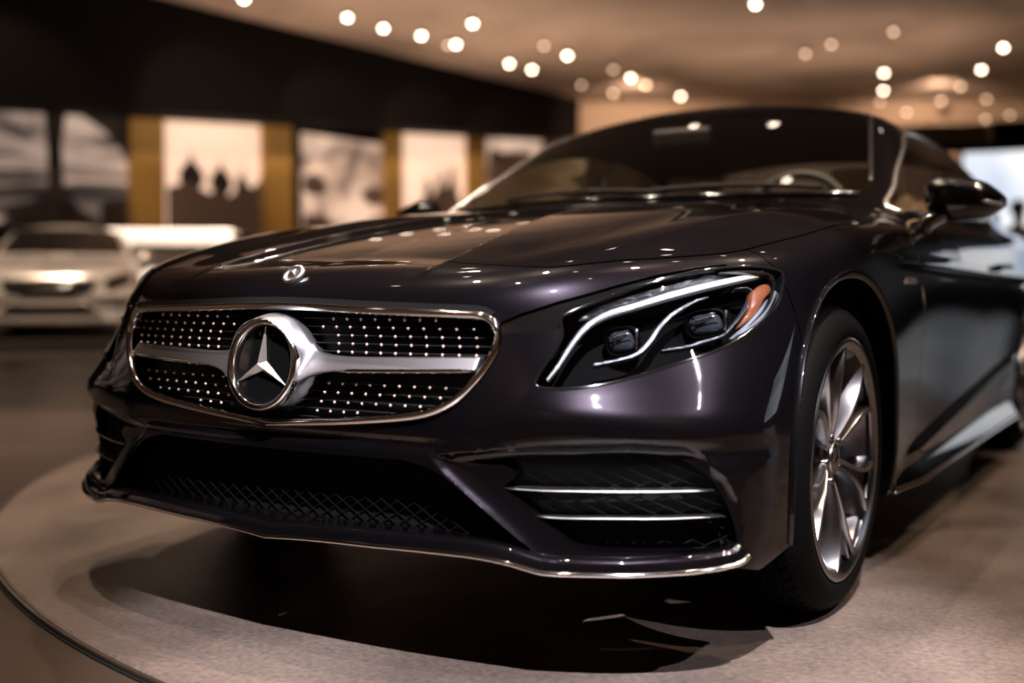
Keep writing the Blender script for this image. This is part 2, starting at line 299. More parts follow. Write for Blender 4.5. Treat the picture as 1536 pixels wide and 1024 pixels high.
M['greypl'] = mat('grey_reflector', (.36, .38, .42), .2, .6)
M['proj'] = mat('projector_glass', (.03, .035, .045), .03, .0, 1.0, spec=1.0)
M['leather'] = mat('beige_leather', (.80, .66, .48), .5)
M['dash'] = mat('dark_dashboard', (.012, .011, .010), .55)
M['wheelrim'] = mat('steering_leather', (.05, .055, .055), .4)
M['silverpaint'] = flake_paint('silver_paint', (.62, .56, .50), .3, 1.0, .6, .05)
# ---------------------------------------------------------------- mesh helpers
def link(name, me, parent=None):
    o = bpy.data.objects.new(name, me); COL.objects.link(o)
    if parent: o.parent = parent
    return o
def make(name, V, F, m, parent=None, smooth=True, normals=None, mi=None):
    me = bpy.data.meshes.new(name)
    V = np.asarray(V, float); me.from_pydata(V.tolist(), [], [tuple(int(i) for i in f) for f in F])
    for x in (m if isinstance(m, (list, tuple)) else [m]): me.materials.append(x)
    if mi is not None: me.polygons.foreach_set('material_index', np.asarray(mi, np.int32))
    if smooth: me.polygons.foreach_set('use_smooth', np.ones(len(me.polygons), bool))
    if me.validate(): normals = None if len(me.vertices) != len(V) else normals
    me.update()
    if normals is not None: me.normals_split_custom_set_from_vertices([tuple(n) for n in normals])
    return link(name, me, parent)
def tag(o, label=None, cat=None, group=None, kind=None):
    if label: o['label'] = label
    if cat: o['category'] = cat
    if group: o['group'] = group
    if kind: o['kind'] = kind
    return o
def empty(name, loc=(0, 0, 0), rz=0.0):
    o = bpy.data.objects.new(name, None); COL.objects.link(o); o.location = loc; o.rotation_euler = (0, 0, rz)
    o.empty_display_size = .1
    return o
class MB:
    """collects vertices / faces"""
    def __init__(s): s.V = []; s.F = []; s.mi = []
    def add(s, V, F, mi=0):
        k = len(s.V); s.V += [tuple(map(float, v)) for v in V]; s.F += [tuple(int(i)+k for i in f) for f in F]; s.mi += [mi]*len(F)
    def box(s, c, h, mi=0, R=None):
        P = [np.array((a, b, d))*np.array(h) for a in (-1, 1) for b in (-1, 1) for d in (-1, 1)]
        if R is not None: P = [R@p for p in P]
        s.add([p+np.array(c) for p in P], [(0, 1, 3, 2), (4, 6, 7, 5), (0, 4, 5, 1), (2, 3, 7, 6), (0, 2, 6, 4), (1, 5, 7, 3)], mi)
    def sweep(s, P, prof, up, mi=0, closed=False, cap=True):
        """profile (a,b) swept along polyline P; 'up' = list or single vector giving profile b axis"""
        P = np.asarray(P, float); n = len(P); prof = np.asarray(prof, float); k = prof.shape[-2]
        if closed: T_ = np.roll(P, -1, 0)-np.roll(P, 1, 0)
        else:
            T_ = np.gradient(P, axis=0)
        T_ /= np.linalg.norm(T_, axis=1)[:, None]+1e-12
        U = np.broadcast_to(np.asarray(up, float), (n, 3)).copy()
        U -= (U*T_).sum(1)[:, None]*T_; U /= np.linalg.norm(U, axis=1)[:, None]+1e-12
        S = np.cross(T_, U)
        prof = np.broadcast_to(prof, (n, k, 2))
        V = P[:, None, :]+S[:, None, :]*prof[:, :, 0:1]+U[:, None, :]*prof[:, :, 1:2]
        V = V.reshape(-1, 3); F = []
        m = n if closed else n-1
        for i in range(m):
            a = i*k; b = ((i+1) % n)*k
            for j in range(k):
                j2 = (j+1) % k
                F.append((a+j, a+j2, b+j2, b+j))
        if cap and not closed: F += [tuple(range(k))[::-1], tuple((n-1)*k+j for j in range(k))]
        s.add(V, F, mi)
    def build(s, name, m, parent=None, smooth=True, autosmooth=None):
        o = make(name, s.V, s.F, m, parent, smooth, None, s.mi if isinstance(m, (list, tuple)) else None)
        if autosmooth: sharpen(o, autosmooth)
        return o
def sharpen(o, deg=35):
    import bmesh
    bm = bmesh.new(); bm.from_mesh(o.data); bmesh.ops.recalc_face_normals(bm, faces=bm.faces)
    for e in bm.edges:
        if len(e.link_faces) == 2 and e.calc_face_angle(0) > math.radians(deg): e.smooth = False
    bm.to_mesh(o.data); bm.free()
def circ(r, n=12, sx=1.0, sy=1.0):
    return [(r*sx*math.cos(2*PI*i/n), r*sy*math.sin(2*PI*i/n)) for i in range(n)]
def catmull(P, n=8, closed=False):
    P = np.asarray(P, float); out = []; N = len(P)
    for i in range(N if closed else N-1):
        if closed: a, b, c, d = P[(i-1) % N], P[i], P[(i+1) % N], P[(i+2) % N]
        else: a, b, c, d = P[max(i-1, 0)], P[i], P[i+1], P[min(i+2, N-1)]
        for t in np.arange(n)/n:
            out.append(.5*((2*b)+(c-a)*t+(2*a-5*b+4*c-d)*t*t+(-a+3*b-3*c+d)*t**3))
    if not closed: out.append(P[-1])
    return np.array(out)
def lathe(prof, n, axis='x'):
    """prof: list (a=along axis, r). returns V,F"""
    k = len(prof); V = []
    for i in range(n):
        c, s_ = math.cos(2*PI*i/n), math.sin(2*PI*i/n)
        for a, r in prof:
            V.append((a, r*c, r*s_) if axis == 'x' else ((r*c, a, r*s_) if axis == 'y' else (r*c, r*s_, a)))
    F = []
    for i in range(n):
        for j in range(k-1):
            a = i*k+j; b = ((i+1) % n)*k+j; F.append((a, b, b+1, a+1))
    return V, F
def mirror_x(V): V = np.array(V, float); V[:, 0] *= -1; return V
def flipF(F): return [tuple(f)[::-1] for f in F]
# ---------------------------------------------------------------- surface extraction (naive surface nets on a rectilinear grid)
def surface_nets(f, X, Y, Z):
    G = f(X[:, None, None], Y[None, :, None], Z[None, None, :]).astype(np.float32)
    s = G < 0
    cs = np.zeros(tuple(n-1 for n in G.shape), np.int8)
    for a in (0, 1):
        for b in (0, 1):
            for c in (0, 1):
                cs += s[a:G.shape[0]-1+a, b:G.shape[1]-1+b, c:G.shape[2]-1+c]
    act = np.argwhere((cs > 0) & (cs < 8))
    idx = -np.ones(cs.shape, np.int64); idx[tuple(act.T)] = np.arange(len(act))
    # vertex = mean of edge crossings
    acc = np.zeros((len(act), 3)); cnt = np.zeros(len(act))
    ax = (X, Y, Z)
    corners = [(a, b, c) for a in (0, 1) for b in (0, 1) for c in (0, 1)]
    for p in corners:
        for d in range(3):
            if p[d]: continue
            q = list(p); q[d] = 1
            ip = act+np.array(p); iq = act+np.array(q)
            g0 = G[tuple(ip.T)]; g1 = G[tuple(iq.T)]
            m = (g0 < 0) != (g1 < 0)
            t = np.where(m, g0/(g0-g1+1e-20), 0)
            P0 = np.stack([ax[k][ip[:, k]] for k in range(3)], 1); P1 = np.stack([ax[k][iq[:, k]] for k in range(3)], 1)
            acc += np.where(m[:, None], P0+(P1-P0)*t[:, None], 0); cnt += m
    V = acc/cnt[:, None]
    F = []
    for d in range(3):
        e = [1 if k == d else 0 for k in range(3)]
        a = s[:G.shape[0]-e[0], :G.shape[1]-e[1], :G.shape[2]-e[2]]; b = s[e[0]:, e[1]:, e[2]:]
        c = a != b
        I = np.argwhere(c)
        u, v = (d+1) % 3, (d+2) % 3
        ok = (I[:, u] > 0) & (I[:, v] > 0) & (I[:, u] < G.shape[u]-1) & (I[:, v] < G.shape[v]-1)
        I = I[ok]
        du = np.zeros(3, int); du[u] = 1; dv = np.zeros(3, int); dv[v] = 1
        q = [idx[tuple((I-o).T)] for o in (du*0, du, du+dv, dv)]
        Q = np.stack(q, 1)
        fl = a[tuple(I.T)]
        Q[~fl] = Q[~fl][:, ::-1]
        F.append(Q[:, ::-1] if False else Q)
    F = np.concatenate(F)
    F = F[(F >= 0).all(1)]
    return V, F
def project(f, V, it=4):
    for _ in range(it):
        g = grad(f, V, 5e-4); v = f(*V.T); n2 = (g*g).sum(1)+1e-9
        st = -(v/n2)[:, None]*g; L = np.linalg.norm(st, axis=1); st *= np.minimum(1, .006/(L+1e-12))[:, None]
        V = V+st
    return V
class Sf:
    """triangle surface with normals; cut by signed distances"""
    def __init__(s, V, N, F): s.V = V; s.N = N; s.F = F
    def cut(s, d):
        """d per vertex; returns (part with d<0, part with d>0)"""
        d = np.where(np.abs(d) < 1e-6, 1e-6, d)
        F = s.F; sg = d[F] < 0; c = sg.sum(1)
        V = [s.V]; N = [s.N]; ins = [F[c == 3]]; out = [F[c == 0]]
        nv = len(s.V)
        for want in (1, 2):
            T_ = F[c == want]; S_ = sg[c == want]
            if len(T_) == 0: continue
            lone = np.argmax(S_ if want == 1 else ~S_, axis=1)
            r = np.arange(len(T_))
            a = T_[r, lone]; b = T_[r, (lone+1) % 3]; e = T_[r, (lone+2) % 3]
            def edge(p, q):
                nonlocal nv
                lo = np.minimum(p, q); hi = np.maximum(p, q)
                t = (d[lo]/(d[lo]-d[hi]))[:, None]
                V.append(s.V[lo]*(1-t)+s.V[hi]*t); n = s.N[lo]*(1-t)+s.N[hi]*t; N.append(n/np.linalg.norm(n, axis=1)[:, None])
                k = np.arange(nv, nv+len(p)); nv += len(p); return k
            ab = edge(a, b); ae = edge(a, e)
            tri = np.stack([a, ab, ae], 1); q1 = np.stack([ab, b, e], 1); q2 = np.stack([ab, e, ae], 1)
            if want == 1: ins.append(tri); out += [q1, q2]
            else: out.append(tri); ins += [q1, q2]
        V = np.concatenate(V); N = np.concatenate(N)
        return Sf(V, N, np.concatenate(ins)).compact(), Sf(V, N, np.concatenate(out)).compact()
    def compact(s):
        # weld coincident vertices produced by the cuts, drop unused
        u = np.unique(s.F); m = -np.ones(len(s.V), np.int64); m[u] = np.arange(len(u))
        V = s.V[u]; N = s.N[u]; F = m[s.F]
        if len(V):
            key = np.round(V*2e5).astype(np.int64)
            _, fi, inv = np.unique(key, axis=0, return_index=True, return_inverse=True); inv = inv.ravel()
            V = V[fi]; N = N[fi]; F = inv[F]
            F = F[(F[:, 0] != F[:, 1]) & (F[:, 1] != F[:, 2]) & (F[:, 0] != F[:, 2])]
        return Sf(V, N, F)
    def boundary(s):
        E = np.concatenate([s.F[:, [0, 1]], s.F[:, [1, 2]], s.F[:, [2, 0]]])
        k = np.sort(E, 1); _, inv, c = np.unique(k, axis=0, return_inverse=True, return_counts=True)
        return E[c[inv.ravel()] == 1]
def both(sf, flange=None, fd=None):
    """(V,F,N) of a half surface and its mirror image; flange=(selector(V)->bool, depth vector fn) adds return edges"""
    V = sf.V; N = sf.N; F = sf.F
    if flange:
        sel, dep = flange
        B = sf.boundary(); B = B[sel(V[B[:, 0]]) & sel(V[B[:, 1]])]
        if len(B):
            a, b = B[:, 0], B[:, 1]; n0 = len(V)
            D = dep(V, N)
            P = np.concatenate([V[a], V[b], V[b]+D[b], V[a]+D[a]])
            k = len(B); i = np.arange(k)
            Q = np.stack([n0+i, n0+3*k+i, n0+2*k+i, n0+k+i], 1)
            t = V[b]-V[a]; fn = np.cross(D[a], t); fn /= np.linalg.norm(fn, axis=1)[:, None]+1e-12
            V = np.concatenate([V, P]); N = np.concatenate([N, fn, fn, fn, fn])
            F = [tuple(f) for f in F]+[tuple(q) for q in Q]
    return V, [tuple(f) for f in F], N
def put(name, sf, m, parent, side=0, flange=None):
    """side 0: one mesh with both halves; +1 / -1 : left / right half only"""
    V, F, N = both(sf, flange)
    if side >= 0: Vs = [V]; Fs = [F]; Ns = [N]
    else: Vs = []; Fs = []; Ns = []
    if side <= 0:
        k = len(V) if side == 0 else 0
        Vs.append(mirror_x(V)); Fs.append([tuple(i+k for i in f[::-1]) for f in F]); Ns.append(mirror_x(N))
    return make(name, np.concatenate(Vs), sum(Fs, []), m, parent, True, np.concatenate(Ns))
def sd_poly(P, Q):
    """signed distance (negative inside) of points Q (n,2) to polygon P"""
    P = np.asarray(P, float); n = len(P); d = np.full(len(Q), 1e9); w = np.zeros(len(Q), bool)
    lo = P.min(0)-.05; hi = P.max(0)+.05
    near = ((Q > lo) & (Q < hi)).all(1); q = Q[near]
    dd = np.full(len(q), 1e9); ww = np.zeros(len(q), bool)
    for i in range(n):
        a = P[i]; b = P[(i+1) % n]; e = b-a; v = q-a
        t = np.clip((v@e)/(e@e+1e-18), 0, 1); r = v-t[:, None]*e; dd = np.minimum(dd, (r*r).sum(1))
        c1 = (a[1] <= q[:, 1]) != (b[1] <= q[:, 1])
        xx = a[0]+(q[:, 1]-a[1])/(b[1]-a[1]+1e-18)*(b[0]-a[0])
        ww ^= c1 & (q[:, 0] < xx)
    r = np.sqrt(dd); r[ww] *= -1
    out = np.full(len(Q), .05); out[near] = r
    return out
def uz(P): P = np.asarray(P, float); return np.stack([(P[:, 0]+P[:, 1])*.70710678, P[:, 2]], 1)   # oblique view of the nose
def xz(P): P = np.asarray(P, float); return P[:, [0, 2]]
def onto(P, off=0.0):
    """drop 3-D points onto the car skin (offset inwards by off)"""
    P = np.array(P, float); s = np.sign(P[:, 0]); s[s == 0] = 1; Q = P.copy(); Q[:, 0] = np.abs(Q[:, 0])
    f = lambda x, y, z: body(x, y, z)+off
    Q = project(f, Q, 6); Q[:, 0] *= s
    return Q
def nrm(P):
    P = np.array(P, float); s = np.sign(P[:, 0]); s[s == 0] = 1; Q = P.copy(); Q[:, 0] = np.abs(Q[:, 0])
    g = grad(body, Q, 1e-3); g /= np.linalg.norm(g, axis=1)[:, None]; g[:, 0] *= s
    return g
def resample(P, step, closed=False):
    P = np.asarray(P, float)
    if closed: P = np.vstack([P, P[:1]])
    L = np.r_[0, np.cumsum(np.linalg.norm(np.diff(P, axis=0), axis=1))]
    n = max(2, int(L[-1]/step)+1); t = np.linspace(0, L[-1], n+1 if closed else n)
    R = np.stack([np.interp(t, L, P[:, k]) for k in range(P.shape[1])], 1)
    return R[:-1] if closed else R
exec_car = True
# ---------------------------------------------------------------- the black coupe
YS = np.concatenate([np.arange(-.97, 0.75, .0075), .75+np.cumsum(.0075+.00016*np.arange(0, 135))]); YS = YS[YS < 4.24]
XS = np.arange(-.016, 1.0, .0080); ZS = np.arange(.165, 1.45, .0080)
V0, Q0 = surface_nets(lambda x, y, z: body(x, y, z), XS, YS, ZS)
V0 = project(body, V0, 4)
N0 = grad(body, V0, 1e-3); N0 /= np.linalg.norm(N0, axis=1)[:, None]
F0 = np.concatenate([Q0[:, [0, 1, 2]], Q0[:, [0, 2, 3]]])
c0 = V0[F0].mean(1); fn0 = np.cross(V0[F0[:, 1]]-V0[F0[:, 0]], V0[F0[:, 2]]-V0[F0[:, 0]])
if ((fn0*N0[F0[:, 0]]).sum(1) < 0).mean() > .5: F0 = F0[:, ::-1]
S = Sf(V0, N0, F0)
S, _ = S.cut(-S.V[:, 0])                      # the left half, x >= 0
S.V[:, 0] = np.where(np.abs(S.V[:, 0]) < 3e-5, 0, S.V[:, 0])
FULL = S                                      # kept for the distant cars
car = empty('car', (0, 0, 0))
tag(car, 'glossy black-purple coupe filling the foreground with star grille and studded mesh', 'car')
WC = (-.038, .345)                            # wheel centre (y, z) front
RY = 2.93
AR = .408
# underside
S, under = S.cut(np.where(S.N[:, 2] < -.75, -1.0, 1.0)*np.where(S.V[:, 2] < .23, 1, -1)*1.0) if False else (S, None)
bottom = S.V[:, 2] < .196
_, S = S.cut(S.V[:, 2]-.196)
# wheel openings
def arch_d(V, yc): return np.hypot(V[:, 1]-yc, (V[:, 2]-WC[1])*np.where(V[:, 2] < WC[1], .9, 1.0))-AR
sidem = lambda V: np.where(V[:, 0] > .55, 0, 1.0)
_, S = S.cut(arch_d(S.V, WC[0]+0.0)+sidem(S.V))
_, S = S.cut(arch_d(S.V, RY)+sidem(S.V))
# side sill and floor edge
gr = np.array(T['grille']); gr[0, 0] = -.05; gr[-1, 0] = -.05
gp = catmull(uz(gr[1:-1]), 5); gp = np.vstack([uz([(-.06, -.872, .6905)]), gp, uz([(-.06, -.893, .459)])])
def front_only(V, d, y=-.2): return np.where((V[:, 1] < y) & (V[:, 0] >= -.01), d, .05)
grille_in, S = S.cut(front_only(S.V, sd_poly(gp, uz(S.V)), -.6))
lp = catmull(uz(T['lamp']), 4, True)
lamp_in, S = S.cut(front_only(S.V, sd_poly(lp, uz(S.V))))
ngp = uz(T['nose_gap'])
gap_in, S = S.cut(front_only(S.V, sd_poly(ngp, uz(S.V))))
it = np.array(T['intake']); ip = np.vstack([uz([(-.06, it[0, 1], it[0, 2]+.001)]), catmull(uz(it[1:-1]), 4), uz([(-.06, it[-1, 1], it[-1, 2]-.001)])])
intake_in, S = S.cut(front_only(S.V, sd_poly(ip, uz(S.V)), -.6))
vp = catmull(uz(T['vent']), 4, True)
vent_in, S = S.cut(front_only(S.V, sd_poly(vp, uz(S.V)), -.3))
# glass
def rbox(x, y, cx, cy, hx, hy, r):
    qx = np.abs(x-cx)-hx+r; qy = np.abs(y-cy)-hy+r
    return np.hypot(np.maximum(qx, 0), np.maximum(qy, 0))+np.minimum(np.maximum(qx, qy), 0)-r
def wind_region(V):
    x, y, z = V.T
    yb = .60+.22*(x/.76)**2
    t = np.clip((y-yb)/.72, -.5, 1.5)
    hw = .755-.165*t                        # half width of the pane narrows upwards
    d = rbox(x/hw*.68, y-yb, 0, .375, .68, .335, .06)
    on = (np.abs(wind_z(x, y)-z) < .05) & (z > .9)
    return np.where(on, d, .05)
wsc, S = S.cut(wind_region(S.V))
def rear_region(V):
    x, y, z = V.T
    d = rbox(x, y, 0, 3.10, .60, .36, .08)
    return np.where((z > 1.0) & (V[:, 1] > 2.5) & (V[:, 1] < 3.6), d, .05)
rwin, S = S.cut(rear_region(S.V))
WIN = [(.80, .955), (.93, 1.03), (1.06, 1.10), (1.24, 1.178), (1.44, 1.243), (1.66, 1.278), (1.95, 1.285), (2.25, 1.265), (2.55, 1.21), (2.84, 1.12), (3.0, 1.05), (2.96, 1.025), (2.3, .995), (1.5, .968), (.9, .945)]
wp = catmull(np.array(WIN), 5, True)
def win_region(V): return np.where((V[:, 0] > .5) & (V[:, 2] > .9), sd_poly(wp, V[:, [1, 2]]), .05)
swin, S = S.cut(win_region(S.V))
_b, swin = swin.cut(np.abs(swin.V[:, 1]-(2.03-.3*(swin.V[:, 2]-1.0)))-.022)
# bonnet and shut lines
hc = np.array(T['hoodcut'])[:, :2]
HCUT = np.vstack([[(-.05, -.712), (0, -.712), (.10, -.714), (.20, -.718), (.30, -.724), (.42, -.732), (.50, -.728), (.56, -.708), (.61, -.668), (.655, -.622), (.70, -.575), (.745, -.52), (.785, -.462), (.812, -.40), (.826, -.33), (.84, -.24), (.852, -.13), (.856, 0), (.853, .15), (.847, .30), (.835, .46), (.805, .62), (.775, .72), (.74, .70), (.60, .63), (.4, .575), (.2, .55), (0, .545), (-.05, .545)]])
hcp = np.vstack([HCUT[:1], catmull(HCUT[1:-1], 5), HCUT[-1:]])
def top_only(V, d): return np.where((V[:, 2] > .70) & (V[:, 2] < 1.02) & (V[:, 1] < .8), d, .05)
dh = top_only(S.V, sd_poly(hcp, S.V[:, :2]))
bonnet, S = S.cut(dh+.0022)
_, S = S.cut(top_only(S.V, sd_poly(hcp, S.V[:, :2]))-.0022)
cowl_z = np.where((S.V[:, 1] > .5) & (S.V[:, 1] < 1.0) & (S.V[:, 0] < .74) & (S.V[:, 2] > .9), 0, 1)
# door
DG = [(.60, .860), (.602, .81), (.612, .765), (.655, .71), (.690, .67), (.705, .592), (.705, .466), (.708, .41), (.712, .34), (.705, .262), (1.4, .252), (2.10, .262), (2.16, .34), (2.20, .6), (2.17, .9), (2.12, .968), (1.5, .962), (.9, .925), (.74, .902)]
dg = catmull(np.array(DG), 4, True)
dd = lambda V: np.where((V[:, 0] > .6), sd_poly(dg, V[:, [1, 2]]), .05)
door, S = S.cut(dd(S.V)+.0025)
_, S = S.cut(dd(S.V)-.0025)
# nose + bumper / wing / cabin frame
nose_d = lambda V: np.where((V[:, 2] > .44) & (V[:, 1] < -.2), V[:, 1]*0-1, 1)
# wing starts behind the lamp: shut line from the lamp's tail to the wheel opening
def wing_line(V):   # negative in the bumper
    y, z = V[:, 1], V[:, 2]
    return (y+.375)*.94-(.665-z)*.10 + np.where(z > .76, .02, 0)*0
bump, S = S.cut(np.where(S.V[:, 1] < -.1, np.minimum(wing_line(S.V), .05), .05))
_, S = S.cut(np.where(S.V[:, 1] < -.1, wing_line(S.V)-.003, .05))
pil, wing = S.cut(np.where(S.V[:, 2] > .9, (np.minimum(.04, .955-S.V[:, 2]+.02*(S.V[:, 0] < .5))), .05))
_lz = np.array(T['lip'])[:, [0, 2]]; _lz[0, 0] = -.05
_, bump = bump.cut(np.where(bump.V[:, 1] < -.1, bump.V[:, 2]-(np.where(bump.V[:, 0] < .874, np.interp(bump.V[:, 0], _lz[:, 0], _lz[:, 1])-.010, np.interp(bump.V[:, 1], [-.64, -.56, -.44], [.226, .208, .232]))), .05))
# ---- build the panels
inward = lambda k: (lambda V, N: -N*k)
def back(k): return lambda V, N: np.stack([-.25*np.ones(len(V))*k*np.sign(V[:, 0]+.001)*(np.abs(V[:, 0]) > .05), np.ones(len(V))*k, np.zeros(len(V))], 1)
openings = lambda V: (V[:, 1] < -.25) & (V[:, 2] < .79) & (V[:, 0] > .0006)
def near_poly(poly, tol=.007, ymax=-.2):
    return lambda V: (V[:, 1] < ymax) & (np.abs(sd_poly(poly, uz(V))) < tol) & (V[:, 0] > .0004)
# bumper needs return edges round each opening
def multi_flange(sf, specs):
    V = sf.V; N = sf.N; F = [tuple(f) for f in sf.F]; B = sf.boundary()
    for sel, dep in specs:
        b = B[sel(sf.V[B[:, 0]]) & sel(sf.V[B[:, 1]])]
        if len(b) == 0: continue
        a, c = b[:, 0], b[:, 1]; n0 = len(V); D = dep(sf.V, sf.N)
        P = np.concatenate([sf.V[a], sf.V[c], sf.V[c]+D[c], sf.V[a]+D[a]]); k = len(b); i = np.arange(k)
        fn = np.cross(D[a], sf.V[c]-sf.V[a]); fn /= np.linalg.norm(fn, axis=1)[:, None]+1e-12
        V = np.concatenate([V, P]); N = np.concatenate([N, fn, fn, fn, fn])
        F += [tuple(q) for q in np.stack([n0+i, n0+3*k+i, n0+2*k+i, n0+k+i], 1)]
    return V, F, N
def put2(name, sf, m, parent, side, specs):
    V, F, N = multi_flange(sf, specs)
    Vs, Fs, Ns = [], [], []
    if side >= 0: Vs.append(V); Fs += F; Ns.append(N)
    if side <= 0:
        k = len(V) if side == 0 else 0
        Vs.append(mirror_x(V)); Fs += [tuple(i+k for i in f[::-1]) for f in F]; Ns.append(mirror_x(N))
    return make(name, np.concatenate(Vs), Fs, m, parent, True, np.concatenate(Ns))
archsel = lambda yc: (lambda V: (np.abs(arch_d(V, yc)) < .004) & (V[:, 0] > .55))
inx = lambda k: (lambda V, N: np.stack([-np.ones(len(V))*k, np.zeros(len(V)), np.zeros(len(V))], 1))
botsel = lambda V: (np.abs(V[:, 2]-.196) < .002)
put2('front_bumper', bump, M['paint'], car, 0, [(near_poly(gp), back(.035)), (near_poly(ip), back(.075)), (near_poly(vp), back(.075)), (near_poly(lp), inward(.05)), (near_poly(ngp), inward(.03)), (archsel(WC[0]), inx(.06)), (botsel, inx(.02))])
for sd in (1, -1):
    put2('front_wing' if sd else '', wing, M['paint'], car, sd, [(near_poly(lp), inward(.05)), (archsel(WC[0]), inx(.06)), (archsel(RY), inx(.06))])
    put('door', door, M['paint'], car, sd)
    put('side_window', swin, M['tint_glass'], car, sd)
put('bonnet', bonnet, M['paint'], car, 0, (lambda V: (V[:, 0] > .0006) & (V[:, 1] < .52), inward(.02)))
put('roof_frame', pil, M['paint'], car, 0)
put('windscreen', wsc, M['screen_glass'], car, 0)
put('rear_window', rwin, M['dark_glass'], car, 0)
def offs(sf, k, extra=None):
    r = Sf(sf.V-sf.N*k, sf.N, sf.F)
    if extra is not None: r.V = r.V+np.array(extra)
    return r
# dark liners behind openings
for sd in (1, -1): put('nose_trim', offs(gap_in, .007), M['gloss_black'], car, sd)
gl = offs(grille_in, 0); gl.V = gl.V+np.array([0, .045, 0]); grille = put('grille', gl, M['matt_black'], car, 0)
il = offs(intake_in, 0); il.V = il.V+np.array([0, .062, 0]); put('intake_liner', il, M['under'], car, 0)
for sd in (1, -1):
    vl = Sf(vent_in.V+np.array([-.012, .05, 0]), vent_in.N, vent_in.F); put('vent_liner', vl, M['under'], car, sd)
# engine-bay / cabin liner so the shut lines look dark
lin = Sf(bonnet.V-bonnet.N*.03, bonnet.N, bonnet.F); put('bonnet_liner', lin, M['under'], car, 0)
# ---- grille frame, studs, slats
gf = np.array(T['grille'], float); gf[0, 0] = 0; gf[-1, 0] = 0; gf[0, 2] -= 0
gf = catmull(gf, 6); gf = resample(gf, .006)
gf = onto(gf, .0); gfN = nrm(gf)
full = np.vstack([gf, (gf*[-1, 1, 1])[::-1][1:-1]]); fullN = np.vstack([gfN, (gfN*[-1, 1, 1])[::-1][1:-1]])
b = MB(); b.sweep(full+fullN*.002, [(-.0075, -.012), (-.0075, .001), (-.005, .006), (.001, .0085), (.0065, .005), (.0085, -.003), (.0075, -.014)], fullN, closed=True)
fr = b.build('grille_frame', M['chrome'], grille, True); sharpen(fr, 50)
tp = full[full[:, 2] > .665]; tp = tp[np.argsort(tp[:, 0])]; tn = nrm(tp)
b = MB(); b.sweep(tp+np.array([0, .0, .0125])+tn*.0005, [(-.0055, -.006), (-.0055, .0012), (.0055, .0012), (.0055, -.006)], tn); b.build('grille_shadow_strip', M['under'], grille, False)  # black strip in place of the shadow line above the chrome frame
gp3 = lambda x, z: onto([(x, TF(np.array(abs(x)), np.array(z)), z)], 0)[0]
gpoly = xz(full[::2])
def in_grille(x, z, m): return sd_poly(gpoly, np.array([[x, z]]))[0] < -m
def skinY(x, z):
    """y of the nose skin at many x,z"""
    x = np.asarray(x, float); z = np.asarray(z, float); y = TF(np.abs(x), z)
    for _ in range(6): y = y+body(np.abs(x), y, z)/.85
    return y
def stud_rows():
    up = [.6665-.0159*k for k in range(5)]; lo = [.5415-.0175*k for k in range(5)]
    pts = []
    su = (0, .3, .5, .6, .6); sl = (0, -.3, -.55, -.85, -1.15)
    for zs, sh in ((up, su), (lo, sl)):
        for r, z0 in enumerate(zs):
            for sg in (1, -1):
                for k in range(1, 20): pts.append((sg*.0328*(k+.45+sh[r]), z0-(.006*(1-k/14)*(r/4) if zs is lo else 0)))
    return pts
sx = []
for x, z in stud_rows():
    if abs(x) < .118+.02*(abs(z-.60) < .05) or not in_grille(x, z, .013): continue
    sx.append((x, z))
sx = np.array(sx); sy = skinY(sx[:, 0], sx[:, 1])+.014
b = MB()
for (x, z), y in zip(sx, sy):
    r = .0037; q = .0021
    b.add([(x-r, y, z), (x, y, z-r), (x+r, y, z), (x, y, z+r), (x-q*.6, y-.004, z), (x, y-.004, z-q*.6), (x+q*.6, y-.004, z), (x, y-.004, z+q*.6), (x-r, y+.02, z), (x, y+.02, z-r), (x+r, y+.02, z), (x, y+.02, z+r)],
          [(0, 1, 5, 4), (1, 2, 6, 5), (2, 3, 7, 6), (3, 0, 4, 7), (4, 5, 6, 7)])
tag(b.build('grille_studs', M['stud'], grille, False), 'copper-bright pin studs in rows across the black grille', kind='stuff')
# thin dark slats linking the studs
b = MB()
for z0 in [.6665-.0159*k for k in range(5)]+[.5415-.0175*k for k in range(5)]:
    xs = np.arange(-.49, .4901, .01); ins = np.array([in_grille(x, z0, .008) for x in xs])
    run = xs[ins]
    if len(run) < 3: continue
    y = skinY(run, np.full(len(run), z0))+.030
    b.sweep(np.stack([run, y, np.full(len(run), z0)], 1), [(-.0009, -.006), (.0009, -.006), (.0009, .008), (-.0009, .008)], (0, 1, 0))
b.build('grille_slats', M['matt_black'], grille, False)
# ---- star badge with silver housing and the two louvre wings
BC = np.array([0, -.9085, .5745]); tilt = math.radians(8)
RB = Matrix.Rotation(-tilt, 3, 'X')
def bt(p): v = RB@Vector(p); return (v[0]+BC[0], v[1]+BC[1], v[2]+BC[2])     # local: x right, z up, -y outwards
RR = .0905
badge = None
V, F = lathe([(.010, RR-.0125), (-.001, RR-.0120), (-.006, RR-.008), (-.0085, RR-.003), (-.0065, RR+.001), (.000, RR+.003), (.012, RR+.003)], 96, 'y')
badge = make('star_badge', [bt(v) for v in V], F, M['chrome'], car); tag(badge, 'three-pointed star in a chrome ring on glossy black disc')
V, F = lathe([(.004, 0.0), (.004, .03), (.005, .06), (.006, RR-.010)], 64, 'y')
make('badge_disc', [bt(v) for v in V], F, M['gloss_black'], badge)
b = MB()
R1 = RR-.011; r0 = .0125
tips = []
P = []
for k in range(3):
    a = PI/2+k*2*PI/3; c, s_ = math.cos(a), math.sin(a); P.append((R1*c, .001, R1*s_))
    a2 = a+PI/3; P.append((r0*math.cos(a2), .002, r0*math.sin(a2)))
apex = (0, -.013, 0); V = [bt(apex)]+[bt(p) for p in P]
b.add(V, [(0, i+1, (i+1) % 6+1) for i in range(6)])
b.build('star', M['star'], badge, False)
